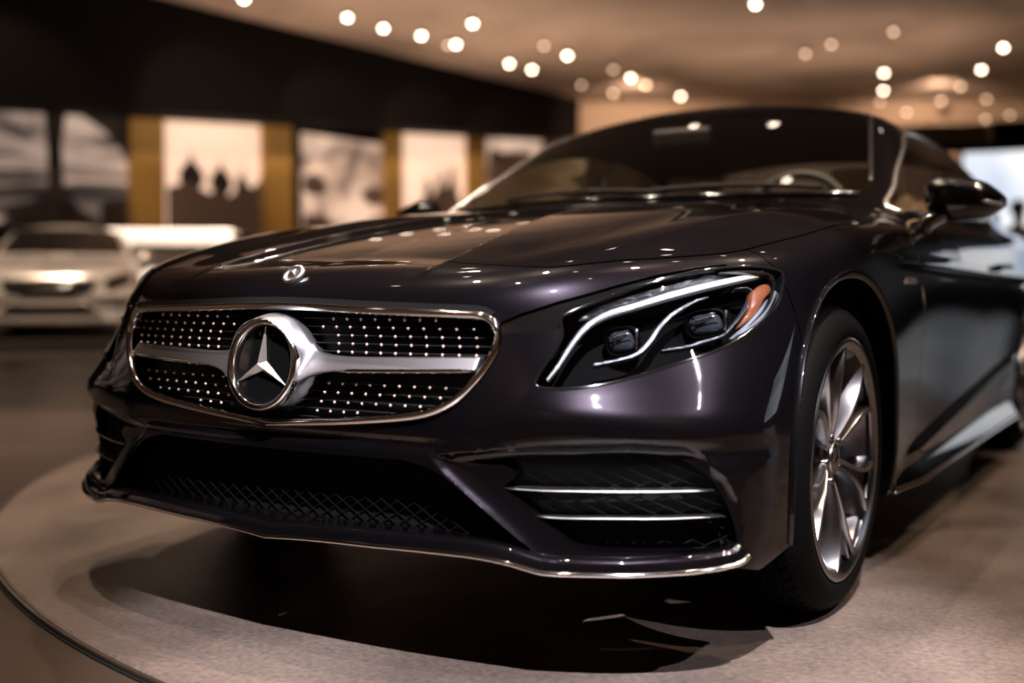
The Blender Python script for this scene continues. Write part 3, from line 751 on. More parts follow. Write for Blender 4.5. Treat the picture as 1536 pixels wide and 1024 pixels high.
# housing: cone collar + wings as one satin casting
def housing_f(x, y, z):
    # local coords of badge
    dy = y-BC[1]; dz = z-BC[2]
    ly = dy*math.cos(tilt)-dz*math.sin(tilt)*(-1)*-1*-1 if False else dy*math.cos(-tilt)+dz*math.sin(-tilt)*-1*-1*-1
    ly = dy*math.cos(tilt)+dz*math.sin(tilt); lz = dz*math.cos(tilt)-dy*math.sin(tilt)
    r = np.sqrt(x*x+lz*lz)
    rr = RR+.0015+.015*sstep(.0, .055, ly)*(1-.75*np.clip(lz/(r+1e-6), 0, 1))
    cone = smax(r-rr, .003-ly, .004); cone = smax(cone, ly-.062, .004)
    # wing bar follows the grille skin, flaring into the collar
    ax_ = np.abs(x)
    sk = -.889+.19*ax_**2.0+.23*ax_**4
    hz = .0125+.020*np.exp(-np.maximum(ax_-.10, 0)/.030)
    zc = .578+.030*np.maximum(ax_-.12, 0)
    by = smax(np.abs(y-(sk+.010)-.75*(z-zc))-.012, np.abs(z-zc)-hz, .006)
    bar = smax(by, ax_-(.470), .006)
    cut = .085-ax_
    bar = smax(bar, cut, .01)
    o = smin(cone, bar, .022)
    return smax(o, RR-.001-r, .002)
hx = np.arange(0, .48, .0026); 
Vh, Qh = surface_nets(housing_f, np.arange(-.50, .5001, .0032), np.arange(-.94, -.77, .0032), np.arange(.45, .70, .0032))
Vh = project(housing_f, Vh, 3); Nh = grad(housing_f, Vh, 8e-4); Nh /= np.linalg.norm(Nh, axis=1)[:, None]+1e-9
ft = Qh; fc = np.cross(Vh[ft[:, 1]]-Vh[ft[:, 0]], Vh[ft[:, 2]]-Vh[ft[:, 0]])
if ((fc*Nh[ft[:, 0]]).sum(1) < 0).mean() > .5: ft = ft[:, ::-1]
lv = make('louvre', Vh, ft, M['satin'], grille, True, Nh); tag(lv, 'satin silver louvre wings and collar around the star')
for sgn in (1, -1):
    b = MB(); xs = np.linspace(.16, .466, 40); sk = -.889+.19*xs**2+.23*xs**4
    w = np.clip(np.minimum((xs-.155)/.05, (.475-xs)/.03), .15, 1)
    P = np.stack([sgn*xs, sk-.003, .5665+.030*(xs-.12)-.001], 1)
    prof = np.array([[(-.0065*k, -.008), (-.0065*k, .002), (-.002*k, .0075*k), (.004*k, .004), (.0055*k, -.008)] for k in w])
    if sgn < 0: prof = prof[:, :, :]*np.array([-1, 1])
    b.sweep(P, prof, (0, -1, 0)); b.build('louvre_chrome_strip', M['chrome'], grille, True)
# emblem on the nose
em = onto([(0, -.806, .742)])[0]; en = nrm([em])[0]; en = en+np.array([0, -.45, 0]); en /= np.linalg.norm(en); em = em+np.array([0, -.004, .004])
Re = Vector((0, 0, 1)).rotation_difference(Vector(en)).to_matrix()
V, F = lathe([(.0005, .0), (.004, .0), (.005, .010), (.0035, .0135), (.0055, .016), (.0068, .0205), (.0060, .024), (.002, .0262), (-.002, .0265)], 48, 'z')
emb = make('nose_emblem', [tuple(Re@Vector(v)+Vector(em)) for v in V], F, M['star'], car)
b = MB()
for k in range(26):     # laurel wreath beads around the rim
    a = 2*PI*k/26; c = Vector((.0205*math.cos(a), .0205*math.sin(a), .0066))
    R_ = Matrix.Rotation(a+.6, 3, 'Z')
    Vv = [(.0026, 0, 0), (0, .0011, 0), (-.0026, 0, 0), (0, -.0011, 0), (0, 0, .0016)]
    b.add([tuple(Re@(R_@Vector(v)+c)+Vector(em)) for v in Vv], [(0, 1, 4), (1, 2, 4), (2, 3, 4), (3, 0, 4)])
for k in range(3):
    a = PI/2+k*2*PI/3; d_ = Vector((math.cos(a), math.sin(a), 0)); n_ = Vector((-math.sin(a), math.cos(a), 0))
    Vv = [d_*.0145, n_*.0040, -d_*.004, -n_*.0040, Vector((0, 0, .0055))]
    b.add([tuple(Re@(v+Vector((0, 0, .0045)))+Vector(em)) for v in Vv], [(0, 1, 4), (1, 2, 4), (2, 3, 4), (3, 0, 4)])
b.build('emblem_relief', M['star'], emb, False)
# ---- intake wire mesh
def wire_mesh(name, poly_uv, x0, x1, z0, z1, depth, pitch, slope, th, parent, inset=.004, one_side=False):
    b = MB()
    for dr in (1, -1):
        for k in np.arange(-60, 60)*pitch:
            # line: z = dr*slope*(x) + k  across the opening
            xs = np.arange(x0, x1+.001, .010); zs = dr*slope*xs+k
            y = skinY(xs, np.clip(zs, z0-.02, z1+.02)); P = np.stack([xs, y, zs], 1)
            A = P.copy(); A[:, 0] = np.abs(A[:, 0])
            ok = (sd_poly(poly_uv, uz(A)) < inset) & (zs > z0) & (zs < z1)
            i = 0
            while i < len(xs):
                if ok[i]:
                    j = i
                    while j+1 < len(xs) and ok[j+1]: j += 1
                    if j-i >= 1:
                        seg = P[i:j+1]+np.array([0, depth, 0])
                        b.sweep(seg, [(-th, -th), (th, -th), (th, th*1.3), (-th, th*1.3)], (0, -1, 0), cap=False)
                    i = j+1
                else: i += 1
    return b
wm = wire_mesh('m', ip, -.60, .60, .262, .41, .045, .0235, .62, .0008, car)
wm.build('intake_mesh', M['mesh'], car, False)
for sd in (1, -1):
    b0 = wire_mesh('m', vp, .5, .92, .255, .43, .036, .020, .5, .0006, car, -.006)
    b0.V = [(v[0]*sd-.006*sd, v[1], v[2]) for v in b0.V]
    b0.build('vent_mesh', M['mesh'], car, False)
    for nm in ('slatA', 'slatB'):
        P = onto(catmull(T[nm], 6), .001); Nn = nrm(P); w = np.clip(np.minimum(np.arange(len(P)), np.arange(len(P))[::-1])/4+.25, .2, 1)
        prof = np.array([[(-.0017*k, -.030), (-.0017*k, .001), (0, .0025), (.0017*k, .001), (.0017*k, -.030)] for k in w])
        P = P*[sd, 1, 1]; Nn = Nn*[sd, 1, 1]
        b = MB(); b.sweep(P, prof if sd > 0 else prof[:, ::-1]*np.array([-1, 1]), Nn); b.build('vent_slat', M['star'], car, True, 40)
# ---- front lip with bright edge
lipc = np.array(T['lip'], float); lipc = lipc[1:]; lipc = np.vstack([[(0, -.892, .2325)], lipc])
end = np.array([(.888, -.617, .243), (.893, -.607, .253)])
lipc = np.vstack([lipc, end]); lipc = resample(catmull(lipc, 6), .008)
lipc = onto(lipc, 0); lN = nrm(lipc); lN[:, 2] = 0; lN /= np.linalg.norm(lN, axis=1)[:, None]
L = np.vstack([(lipc*[-1, 1, 1])[::-1][:-1], lipc]); LN = np.vstack([(lN*[-1, 1, 1])[::-1][:-1], lN])
b = MB()
b.sweep(L, [(-.0225, -.03), (-.020, .004), (-.010, .0085), (0, .011), (.005, .012), (.008, .009), (.010, -.02)], LN)
b.build('lip_spoiler', M['paint'], car, True)
b = MB(); b.sweep(L+LN*.0125+np.array([0, 0, -.006]), [(-.0045, -.004), (-.0045, .002), (-.001, .005), (.003, .0045), (.0045, .001), (.0045, -.004)], LN)
b.build('lip_chrome_edge', M['chrome'], car, True)

for sd in (1, -1):
    for yc in (WC[0], RY):
        a = np.linspace(-.42, PI+.42, 90); yy = yc+(AR+.005)*np.cos(a); zz = WC[1]+(AR+.005)*np.sin(a)*np.where(np.sin(a) < 0, 1/.9, 1)
        k = zz > np.where(yy < yc, .234 if yc < 1 else .205, .205); yy = yy[k]; zz = zz[k]; xx = np.full(len(yy), .93)
        for _ in range(25): xx = xx-body(xx, yy, zz)*.9
        P = np.stack([xx, yy, zz], 1); Nn = nrm(P); Nn = Nn*.35+np.array([1, 0, 0])*.65; P = P*[sd, 1, 1]; Nn = Nn*[sd, 1, 1]
        pr = [(-.010, -.012), (-.010, .0005), (-.006, .0045), (.006, .0065), (.008, .002), (.008, -.012)]
        rad = 1
        b = MB(); b.sweep(P, pr if sd > 0 else [(-u, v) for u, v in pr][::-1], Nn); o = b.build('wheel_arch_lip', M['paint'], car, True); sharpen(o, 40)
# ---- head lamps
def inner_curve(name, off, n=6): return onto(catmull(T[name], n), off)
def band(b, P, N, hw0, hw1, thick, mi=0, sd=1, rounded=.3):
    """flat-ish light bar: half widths interpolate hw0..hw1 along curve"""
    n = len(P); t = np.linspace(0, 1, n); w = np.interp(t, np.linspace(0, 1, len(hw0)), hw0)
    prof = np.array([[(-k, -thick), (-k, 0), (-k*.6, thick*.35), (k*.6, thick*.35), (k, 0), (k, -thick)] for k in w])
    if sd < 0: prof = prof[:, ::-1]*np.array([-1, 1])
    b.sweep(P, prof, N, mi)
for sd in (1, -1):
    F_ = lambda sf: sf
    lens = offs(lamp_in, .0015)
    hl = put('headlamp', offs(lamp_in, .055, (-.004, .010, 0)), M['housing'], car, sd)
    tag(hl, 'clear headlamp unit with white light bar and amber reflector')
    put('lamp_lens', lens, M['lens'], hl, sd)
    # black seal round the lens
    lpo = np.array(T['lamp']); P = resample(catmull(onto(lpo), 5, True), .006, True); P = onto(P); Nn = nrm(P)
    P = P*[sd, 1, 1]; Nn = Nn*[sd, 1, 1]
    b = MB(); pr = [(-.003, -.03), (-.003, .0005), (0, .0015), (.003, .0005), (.003, -.03)]
    b.sweep(P, pr if sd > 0 else [(-a, c) for a, c in pr][::-1], Nn, closed=True); b.build('lamp_seal', M['gloss_black'], hl, True, 40)
    def bar(nm, off, w, th, m, label=None, n=6):
        P = inner_curve(nm, off, n); Nn = nrm(P); P = P*[sd, 1, 1]; Nn = Nn*[sd, 1, 1]
        b = MB(); band(b, P, Nn, w, None, th, 0, sd); o = b.build(nm and m, M[label], hl, True, 30); return o
    bar('drl', .018, [.0014, .0018, .0021, .0026, .0040, .0050, .0060, .0066, .0064, .0052, .0025], .008, 'light_guide', 'guide')
    bar('drl', .0205, [.0040, .0052, .0060, .0070, .0085, .0092, .0100, .0102, .0095, .0080, .004], .008, 'guide_surround', 'clearpl')
    bar('strip1', .022, [.0028, .003, .0045, .0055, .0055, .0050, .0045, .0030, .0015], .012, 'trim_strip', 'clearpl')
    bar('strip2', .020, [.0012, .0028, .0032, .003, .0025, .0022, .0020, .0018, .0015], .012, 'trim_strip', 'clearpl')
    # dark bezel sheet between the bars gives the lamp its stepped inside
    def patch(nm, off, m, name, n=3, lump=0.0, label=None):
        P = onto(catmull(T[nm], n, True), off); c = P.mean(0); Nn = nrm(P)
        rings = [P-Nn*.008, P]+[c+(P-c)*k+nrm([c])[0]*(.004+lump*(1-k)) for k in (.86, .5)]
        k = len(P); V = np.concatenate(rings+[[c+nrm([c])[0]*(.004+lump)]]); Fc = []
        for r in range(3):
            for i in range(k): j = (i+1) % k; Fc.append((r*k+i, r*k+j, (r+1)*k+j, (r+1)*k+i))
        for i in range(k): Fc.append((3*k+i, 3*k+(i+1) % k, 4*k))
        if sd < 0: V = mirror_x(V); Fc = flipF(Fc)
        o = make(name, V, Fc, M[m], hl, True); sharpen(o, 40); return o
    # crystal band: fine faceted strip following its outline
    cr = np.array(T['crystal']); top = resample(cr[:8], .0045); bot = resample(cr[8:][::-1], .0045); n = min(len(top), len(bot)); 
    tt = np.linspace(0, 1, 54); f1 = Spl(np.linspace(0, 1, 8), cr[:8])(tt); f2 = Spl(np.linspace(0, 1, len(cr)-8), cr[8:][::-1])(tt)
    rr = random.Random(3); rows = 6; G = []
    for q in range(rows+1):
        Pq = f1*(1-q/rows)+f2*q/rows
        Pq = onto(Pq, .020); Nn = nrm(Pq)
        jit = np.array([rr.uniform(-.0045, .0045) if 0 < q < rows else -.003 for _ in tt])
        G.append(Pq+Nn*jit[:, None])
    G = np.concatenate(G); Fc = [(q*54+i, q*54+i+1, (q+1)*54+i+1, (q+1)*54+i) for q in range(rows) for i in range(53)]
    Fc = [t for f in Fc for t in ((f[0], f[1], f[2]), (f[0], f[2], f[3]))]
    if sd < 0: G = mirror_x(G); Fc = flipF(Fc)
    make('crystal_band', G, Fc, M['crystal'], hl, False)
    patch('amber', .012, 'amber', 'amber_reflector', lump=.004)
    patch('greyfin', .013, 'greypl', 'side_reflector', lump=.002)
    lpts = np.array(T['lamp']); cen = lpts.mean(0); bz = lpts[8:15]; bz = bz+(cen-bz)*.09; bz = onto(catmull(bz, 5), .010); bN = nrm(bz)
    w_ = np.clip(np.minimum(np.arange(len(bz)), np.arange(len(bz))[::-1])/8, .12, 1)*.0040
    b = MB(); band(b, bz*[sd, 1, 1], bN*[sd, 1, 1], w_, None, .014, 0, sd); b.build('lamp_bezel', M['rimdark'], hl, True, 30)
    # projector modules
    for nm, (wx, wz) in (('proj1', (.026, .0225)), ('proj2', (.033, .0225))):
        c = np.array(T[nm][0]); c = onto([c], .034)[0]; n_ = Vector((.25, -.95, .05)).normalized(); 
        ux = Vector((.93, .30, .17)).normalized(); uz_ = n_.cross(ux)*-1
        if uz_.z < 0: uz_ = -uz_
        ux = uz_.cross(n_).normalized()*1.0
        if ux.x < 0: ux = -ux
        def ringp(s1, dn, k=36, p=3.2):
            out = []
            for i in range(k):
                a = 2*PI*i/k; ca, sa = math.cos(a), math.sin(a)
                rr_ = (abs(ca)**p+abs(sa)**p)**(-1/p)
                v = Vector(c)+ux*(wx*s1*rr_*ca)+uz_*(wz*s1*rr_*sa)+n_*dn; out.append(tuple(v))
            return out
        rings = [ringp(1.25, -.018), ringp(1.22, .004), ringp(1.12, .007), ringp(1.02, .002), ringp(1.0, -.012)]
        V = sum(rings, []); k = 36; Fc = [(r*k+i, r*k+(i+1) % k, (r+1)*k+(i+1) % k, (r+1)*k+i) for r in range(4) for i in range(k)]
        if sd < 0: V = mirror_x(V); Fc = flipF(Fc)
        pm = make('projector_module', V, Fc, M['housing'], hl, True); sharpen(pm, 30)
        rings = [ringp(1.0, -.012), ringp(.98, -.004), ringp(.8, .002), ringp(.45, .006), ringp(.1, .0075)]
        V = sum(rings, []); Fc = [(r*k+i, r*k+(i+1) % k, (r+1)*k+(i+1) % k, (r+1)*k+i) for r in range(4) for i in range(k)]+[tuple(4*k+i for i in range(k))]
        if sd < 0: V = mirror_x(V); Fc = flipF(Fc)
        make('projector_lens', V, Fc, M['proj'], pm, True)
        # shiny ledges across and beside the module
        b = MB()
        for (a0, b0, a1, b1, w_) in ((-.9, .12, .8, .30, .0011), (-.7, .55, .7, .80, .0018), (1.05, -.8, 1.32, .8, .0022), (-.5, .34, .3, .46, .0022)):
            p = Vector(c)+ux*(wx*a0)+uz_*(wz*b0)+n_*.010; q = Vector(c)+ux*(wx*a1)+uz_*(wz*b1)+n_*.010
            pts = np.array([p*(1-t)+q*t+n_*.003*math.sin(PI*t) for t in np.linspace(0, 1, 7)])
            if sd < 0: pts = mirror_x(pts)
            b.sweep(pts, circ(w_, 6), (0, -1, .1))
        b.build('module_ledge', M['chrome'], pm, True)
# ---- wheel (one unit, copied)
def build_wheel():
    w = MB(); V, F = lathe([(-.006, .243), (.002, .258), (.004, .266), (.001, .2715), (-.012, .2735), (-.022, .270), (-.030, .262), (-.05, .252), (-.085, .243), (-.14, .238), (-.20, .240), (-.215, .258), (-.218, .268)], 160)
    w.add(V, F); root = w.build('wheel', M['rim'], None, True); sharpen(root, 45)
    V, F = lathe([(-.024, .2625), (-.05, .2505), (-.085, .2415), (-.14, .2365), (-.199, .238)], 120)
    make('rim_barrel', V, F, M['rimdark'], root)
    # spokes: five twisted pairs
    b = MB()
    SPK = [90, 55, 19.5, -9, -38, -67, -101, -141, -175, 151, 121]
    for ka, deg in enumerate(SPK):
        # angle measured from the rearward direction towards up, as the wheel stands
        aout = math.radians(90-deg); nb = [math.radians(90-SPK[(ka+q) % 11]) for q in (-1, 1)]
        side = 1 if ka % 2 else -1
        ain = aout+side*.10
        st = []
        for t in np.linspace(0, 1, 16):
            r = .034+(.2625-.034)*t
            a = ain+(aout-ain)*t+side*.10*math.sin(PI*t)
            hf = np.interp(t, [0, .12, .35, .7, .92, 1], [.0085, .0055, .0045, .0050, .0060, .0085])
            hb = np.interp(t, [0, .15, .5, .9, 1], [.011, .008, .009, .011, .015])
            face = np.interp(t, [0, .15, .4, .75, 1], [-.034, -.024, -.012, -.003, -.002])
            depth = np.interp(t, [0, .3, .7, 1], [.050, .056, .062, .060])
            c, s_ = math.cos(a), math.sin(a); rad = np.array([0, s_, c]); tan = np.array([0, -c, s_]); tan = np.array([0, c, -s_]); X_ = np.array([1., 0, 0]); ct = rad*r
            st.append([ct+tan*hb-X_*depth+X_*face, ct-tan*hb-X_*depth+X_*face, ct-tan*(hf+.0022)+X_*(face-.0045), ct-tan*hf+X_*face, ct+tan*hf+X_*face, ct+tan*(hf+.0022)+X_*(face-.0045)])
        k7 = 6; V = np.concatenate(st); Fc = []
        for i in range(len(st)-1):
            for j in range(k7): j2 = (j+1) % k7; Fc.append((i*k7+j, i*k7+j2, (i+1)*k7+j2, (i+1)*k7+j))
        b.add(V, Fc)
    sp = b.build('spokes', M['rim'], root, True); sharpen(sp, 28)
    V, F = lathe([(-.10, .0), (-.10, .060), (-.045, .060), (-.034, .052), (-.030, .040), (-.028, .036)], 48)
    make('hub', V, F, M['rim'], root)
    V, F = lathe([(-.040, .036), (-.026, .0355), (-.0225, .033), (-.021, .025), (-.0205, .0)], 48); hc_ = make('hub_cap', V, F, M['rim'], root)
    b = MB()
    for k in range(3):
        a = PI/2+k*2*PI/3; P = [(-.0200, math.cos(a)*.024, math.sin(a)*.024), (-.0195, math.cos(a+1.05)*.004, math.sin(a+1.05)*.004), (-.017, 0, 0), (-.0195, math.cos(a-1.05)*.004, math.sin(a-1.05)*.004)]
        b.add(P, [(0, 1, 2), (0, 2, 3)])
    b.build('cap_star', M['chrome'], hc_, False)
    for k in range(5):
        b = MB(); a = PH+PI/5+k*2*PI/5; V, F = lathe([(-.040, 0), (-.026, .0), (-.024, .006), (-.026, .0085), (-.05, .0085)], 10)
        b.add([(v[0], v[1]+math.cos(a)*.052, v[2]+math.sin(a)*.052) for v in V], F)
        b.build('wheel_bolt', M['rimdark'], root)
    V, F = lathe([(-.10, .0), (-.10, .075), (-.105, .08), (-.105, .175), (-.132, .175), (-.132, .05)], 90); make('brake_disc', V, F, M['disc'], root)
    b = MB()
    for t in np.linspace(-.5, .5, 9):
        pass
    P = np.array([(-.118, .165*math.cos(a), .165*math.sin(a)) for a in np.linspace(.1, 1.0, 12)])
    b.sweep(P, [(-.03, -.035), (.03, -.035), (.03, .03), (-.03, .03)], np.array([(0, p[1], p[2]) for p in P])); b.build('brake_caliper', M['greypl'], root)
    # tyre with tread grooves
    R = .3455; na = 420
    prof = [(-.010, .2700), (-.004, .272), (.001, .277), (.005, .286), (.0055, .298), (.001, .311), (-.008, .323), (-.019, .333), (-.031, .3390)]
    tread = []
    xs = np.linspace(-.038, -.180, 30); grooves = (-.062, -.092, -.126, -.160)
    V = []; k = 0
    for i in range(na):
        a = 2*PI*i/na; row = []
        for (x, r) in prof:
            rr_ = r-(0.0012 if (x < .004 and r > .325 and (i % 7) in (0,)) else 0)+(.0006 if abs(r-.305) < .001 else 0); row.append((x, rr_))
        for x in xs:
            crown = R-.004*((x+.109)/.087)**2-.001
            g = min(abs(x-q) for q in grooves); r = crown-(.007 if g < .0042 else 0)
            sh = int(i+ (abs(x+.109)*160)) % 7
            if x > -.060 and sh == 0: r -= .005
            elif -.168 < x < -.06 and (int(i+x*110) % 9) == 0: r -= .003
            elif x <= -.168 and sh == 0: r -= .005
            row.append((x, r))
        for (x, r) in [(q[0], q[1]) for q in prof[::-1]]: row.append((-.218-x, r))
        V += [(x, r*math.cos(a), r*math.sin(a)) for x, r in row]; k = len(row)
    F = [(i*k+j, ((i+1) % na)*k+j, ((i+1) % na)*k+j+1, i*k+j+1) for i in range(na) for j in range(k-1)]
    ty = make('tyre', V, F, M['rubber'], root, True); sharpen(ty, 32)
    return root
PH = math.radians(77)
whl = build_wheel()
def place_wheel(src, x, y, flip):
    if src is None: r = whl
    else:
        r = whl.copy(); COL.objects.link(r)
        for ch in list(whl.children):
            c = ch.copy(); COL.objects.link(c); c.parent = r
            for g in ch.children:
                d = g.copy(); COL.objects.link(d); d.parent = c
    r.parent = car; r.location = (x, y, WC[1])
    if flip: r.rotation_euler = (0, 0, PI)
    return r
place_wheel(None, .925, WC[0], False)
for (x, y, f) in ((-.925, WC[0], True), (.925, RY, False), (-.925, RY, True)): place_wheel(1, x, y, f)
# ---- wheel housings (dark inside of the wings)
for sx_ in (1, -1):
    for yc in (WC[0], RY):
        b = MB(); na = 40; V = []
        for x in (.90, .60):
            for i in range(na+1):
                a = -.35+(PI+.7)*i/na; V.append((x*sx_, yc+.425*math.cos(a), WC[1]+.425*math.sin(a)))
        b.add(V, [(i, i+1, na+2+i, na+1+i) for i in range(na)])
        b.add([(v[0], v[1], v[2]) for v in V[na+1:]]+[(.60*sx_, yc, WC[1]-.1)], [(i, i+1, na+1) for i in range(na)])
        b.build('wheel_housing', M['under'], car)
for c_, h_ in (((0, 1.45, .235), (.80, 1.0, .02)), ((0, -.45, .262), (.56, .36, .02)), ((0, 3.5, .26), (.55, .5, .02)), ((0, 1.9, .33), (.50, 2.0, .05))):
    b = MB(); b.box(c_, h_); b.build('underbody_panel', M['under'], car, False)
# engine bay block that stops light passing through the nose
b = MB(); b.box((0, -.08, .56), (.52, .56, .16)); b.build('engine_block', M['under'], car, False)
# ---- side skirt
for sd in (1, -1):
    sk = np.array([(.905, .42), (.914, .55), (.917, .9), (.918, 1.5), (.922, 2.1), (.925, 2.42), (.915, 2.52)])
    P = resample(catmull(np.stack([sk[:, 0], sk[:, 1], np.full(len(sk), .205)], 1), 5), .02); n = len(P)
    t = np.linspace(0, 1, n); w = np.clip(np.minimum(t/.10, (1-t)/.06), .25, 1)
    P = P*[sd, 1, 1]
    pr = np.array([[(.060, -.02), (.052, .002+.002*k), (.024, .009+.012*k), (.004, .018+.020*k), (-.004, .020+.020*k), (-.010, .014+.018*k), (-.016, -.02)] for k in w])
    if sd > 0: pr = pr[:, ::-1]*np.array([-1, 1])
    b = MB(); b.sweep(P, pr, (sd, 0, 0)); b.build('side_skirt', M['paint'], car, True)
    pr = np.array([[(-.0035, -.01), (-.0035, .0+.0*k), (0, .0035), (.0035, 0), (.0035, -.01)] for k in w])
    b = MB(); b.sweep(P+np.stack([sd*(.020+.020*w), 0*w, 0*w-.010], 1), pr, (sd, 0, 0)); b.build('skirt_chrome_strip', M['chrome'], car, True)
# ---- window surround, pillars trim, handle, mirrors
def wpt(y, z):
    x = .85
    for _ in range(25): x = x-body(np.array(x), np.array(y), np.array(z))
    return (float(x), y, z)
for sd in (1, -1):
    P = np.array([wpt(y, z) for y, z in resample(wp, .02, True)]); Nn = nrm(P); P = (P+Nn*.001)*[sd, 1, 1]; Nn = Nn*[sd, 1, 1]
    b = MB(); b.sweep(P, circ(.009, 8, 1, .7), Nn, closed=True); b.build('window_chrome_trim', M['star'], car, True)
    # handle
    P = np.array([wpt(y, .80) for y in np.linspace(1.86, 2.06, 12)]); P[:, 0] += .030*np.sin(np.linspace(.0, PI, 12))**.4+.002; P = P*[sd, 1, 1]
    b = MB(); b.sweep(P, circ(.013, 10, .6, 1.0), (sd, 0, 0)); b.build('door_handle', M['paint'], car, True)
    # quarter/cut pillar behind side glass
    P = np.array([wpt(2.03-.3*(z-1.0), z) for z in np.linspace(.97, 1.29, 10)]); Nn = nrm(P); P = P*[sd, 1, 1]; Nn = Nn*[sd, 1, 1]
    b = MB(); b.sweep(P-Nn*.004, [(-.024, -.006), (-.024, .003), (.024, .003), (.024, -.006)], Nn); b.build('door_pillar', M['gloss_black'], car, True)
    # mirror
    mc = np.array([.996, .93, .983])
    def mir_f(x, y, z):
        u = (x-mc[0]); v = y-mc[1]-.22*u; w_ = z-mc[2]+.10*u-.02*v
        hw = .071-.20*np.maximum(u+.03, 0)-.30*np.maximum(u-.055, 0)
        q = (np.abs(u/.108)**3.2+np.abs(w_/hw)**2.6+np.abs(np.minimum(v, .0)/.085)**2.2+np.abs(np.maximum(v, 0)/.05)**6)
        return (q**(1/2.8)-1)*.05
    Vm, Qm = surface_nets(mir_f, np.arange(.86, 1.13, .006), np.arange(.79, 1.06, .006), np.arange(.88, 1.08, .006))
    Vm = project(mir_f, Vm, 4); Nm = grad(mir_f, Vm, 1e-3); Nm /= np.linalg.norm(Nm, axis=1)[:, None]
    fc = np.cross(Vm[Qm[:, 1]]-Vm[Qm[:, 0]], Vm[Qm[:, 2]]-Vm[Qm[:, 0]]); Q = Qm if ((fc*Nm[Qm[:, 0]]).sum(1) > 0).mean() > .5 else Qm[:, ::-1]
    if sd < 0: Vm = mirror_x(Vm); Nm = mirror_x(Nm); Q = Q[:, ::-1]
    mr = make('wing_mirror', Vm, Q, M['paint'], car, True, Nm)
    b = MB(); P = np.array([(.865, .88, .880), (.885, .885, .895), (.905, .89, .920), (.94, .90, .940), (.97, .905, .95)])*[sd, 1, 1]
    b.sweep(catmull(P, 5), circ(.026, 12, 1.8, .9), (0, 0, 1)); b.build('mirror_arm', M['gloss_black'], mr, True)
    b = MB(); P = np.array([(1.02, .857, .974), (1.06, .872, .969), (1.086, .893, .963), (1.098, .920, .960)])*[sd, 1, 1]; b.sweep(catmull(P, 5), circ(.006, 8, 1, 1), (0, 0, 1)); b.build('indicator_strip', M['greypl'], mr, True)
# V8 badge on the wing
def text_obj(name, txt, size, ext, m, parent, Mx):
    cu = bpy.data.curves.new(name, 'FONT'); cu.body = txt; cu.size = size; cu.extrude = ext; cu.align_x = 'CENTER'
    o = bpy.data.objects.new(name, cu); COL.objects.link(o); dg = bpy.context.evaluated_depsgraph_get(); me = bpy.data.meshes.new_from_object(o.evaluated_get(dg))
    bpy.data.objects.remove(o); me.materials.clear(); me.materials.append(m); o = link(name, me, parent); o.matrix_world = Mx; return o
p = wpt(.50, .735)
text_obj('wing_badge', 'V8 BITURBO', .024, .0015, M['chrome'], car, Matrix.Translation((p[0]+.002, .50, .735)) @ Matrix(((0, 0, 1, 0), (1, 0, 0, 0), (0, 1, 0, 0), (0, 0, 0, 1))))
# windscreen rubber edge + wipers + cowl
b = MB()
t_ = np.linspace(-.72, .72, 40); P = np.stack([t_, .60+.22*(t_/.76)**2+.025, 0*t_], 1); P[:, 2] = wind_z(np.abs(P[:, 0]), P[:, 1])+.002
b.sweep(P, circ(.010, 8), (0, 0, 1)); b.build('cowl_strip', M['gloss_black'], car, True)
for x0, x1 in ((-.45, .12), (.10, .62)):
    t_ = np.linspace(0, 1, 14); P = np.stack([x0+(x1-x0)*t_, .645+.10*t_*(1-t_)+.22*((x0+(x1-x0)*t_)/.76)**2, 0*t_], 1); P[:, 2] = wind_z(np.abs(P[:, 0]), P[:, 1])+.012
    b = MB(); b.sweep(P, circ(.006, 8, 1, 1.2), (0, 0, 1)); b.build('wiper_blade', M['matt_black'], car, True)
# bright edge of the windscreen
pp = []
for t in np.linspace(0, .64, 60):
    v = .04+.67*min(1, t/.62); hw = .755-.165*v/.72
    if t <= .62: xx, vv = hw-.0, v
    else: u = (t-.62)/.38; xx, vv = hw*(1-u), v
    pp.append((xx, .60+.22*(xx/.76)**2+vv))
pp = resample(catmull(np.array(pp)[::3], 4), .02); pp = pp[3:]
for sd in (1, -1):
    P = np.stack([pp[:, 0], pp[:, 1], wind_z(pp[:, 0], pp[:, 1])], 1); P = onto(P); Nn = nrm(P); P = P*[sd, 1, 1]; Nn = Nn*[sd, 1, 1]
    b = MB(); b.sweep(P+Nn*.001, circ(.007, 8, 1, .6), Nn); b.build('windscreen_trim', M['rimdark'], car, True)
# ---- interior
def softbox(name, c, h, m, parent, r=.04, rot=(0, 0, 0)):
    import bmesh
    bm = bmesh.new(); bmesh.ops.create_cube(bm, size=2); bmesh.ops.scale(bm, vec=h, verts=bm.verts); bmesh.ops.bevel(bm, geom=bm.edges[:]+bm.verts[:], offset=min(r, min(h)*.95), segments=4, profile=.6, affect='EDGES')
    R_ = Matrix.Translation(c) @ (Matrix.Rotation(rot[2], 4, 'Z') @ Matrix.Rotation(rot[1], 4, 'Y') @ Matrix.Rotation(rot[0], 4, 'X'))
    bmesh.ops.transform(bm, matrix=R_, verts=bm.verts); me = bpy.data.meshes.new(name); bm.to_mesh(me); bm.free(); me.materials.append(M[m])
    me.polygons.foreach_set('use_smooth', np.ones(len(me.polygons), bool)); return link(name, me, parent)
dashm = softbox('dashboard', (0, 1.02, .86), (.66, .20, .105), 'dash', car, .08, (-.08, 0, 0))
softbox('instrument_hood', (.36, .98, .962), (.19, .10, .030), 'dash', dashm, .03)
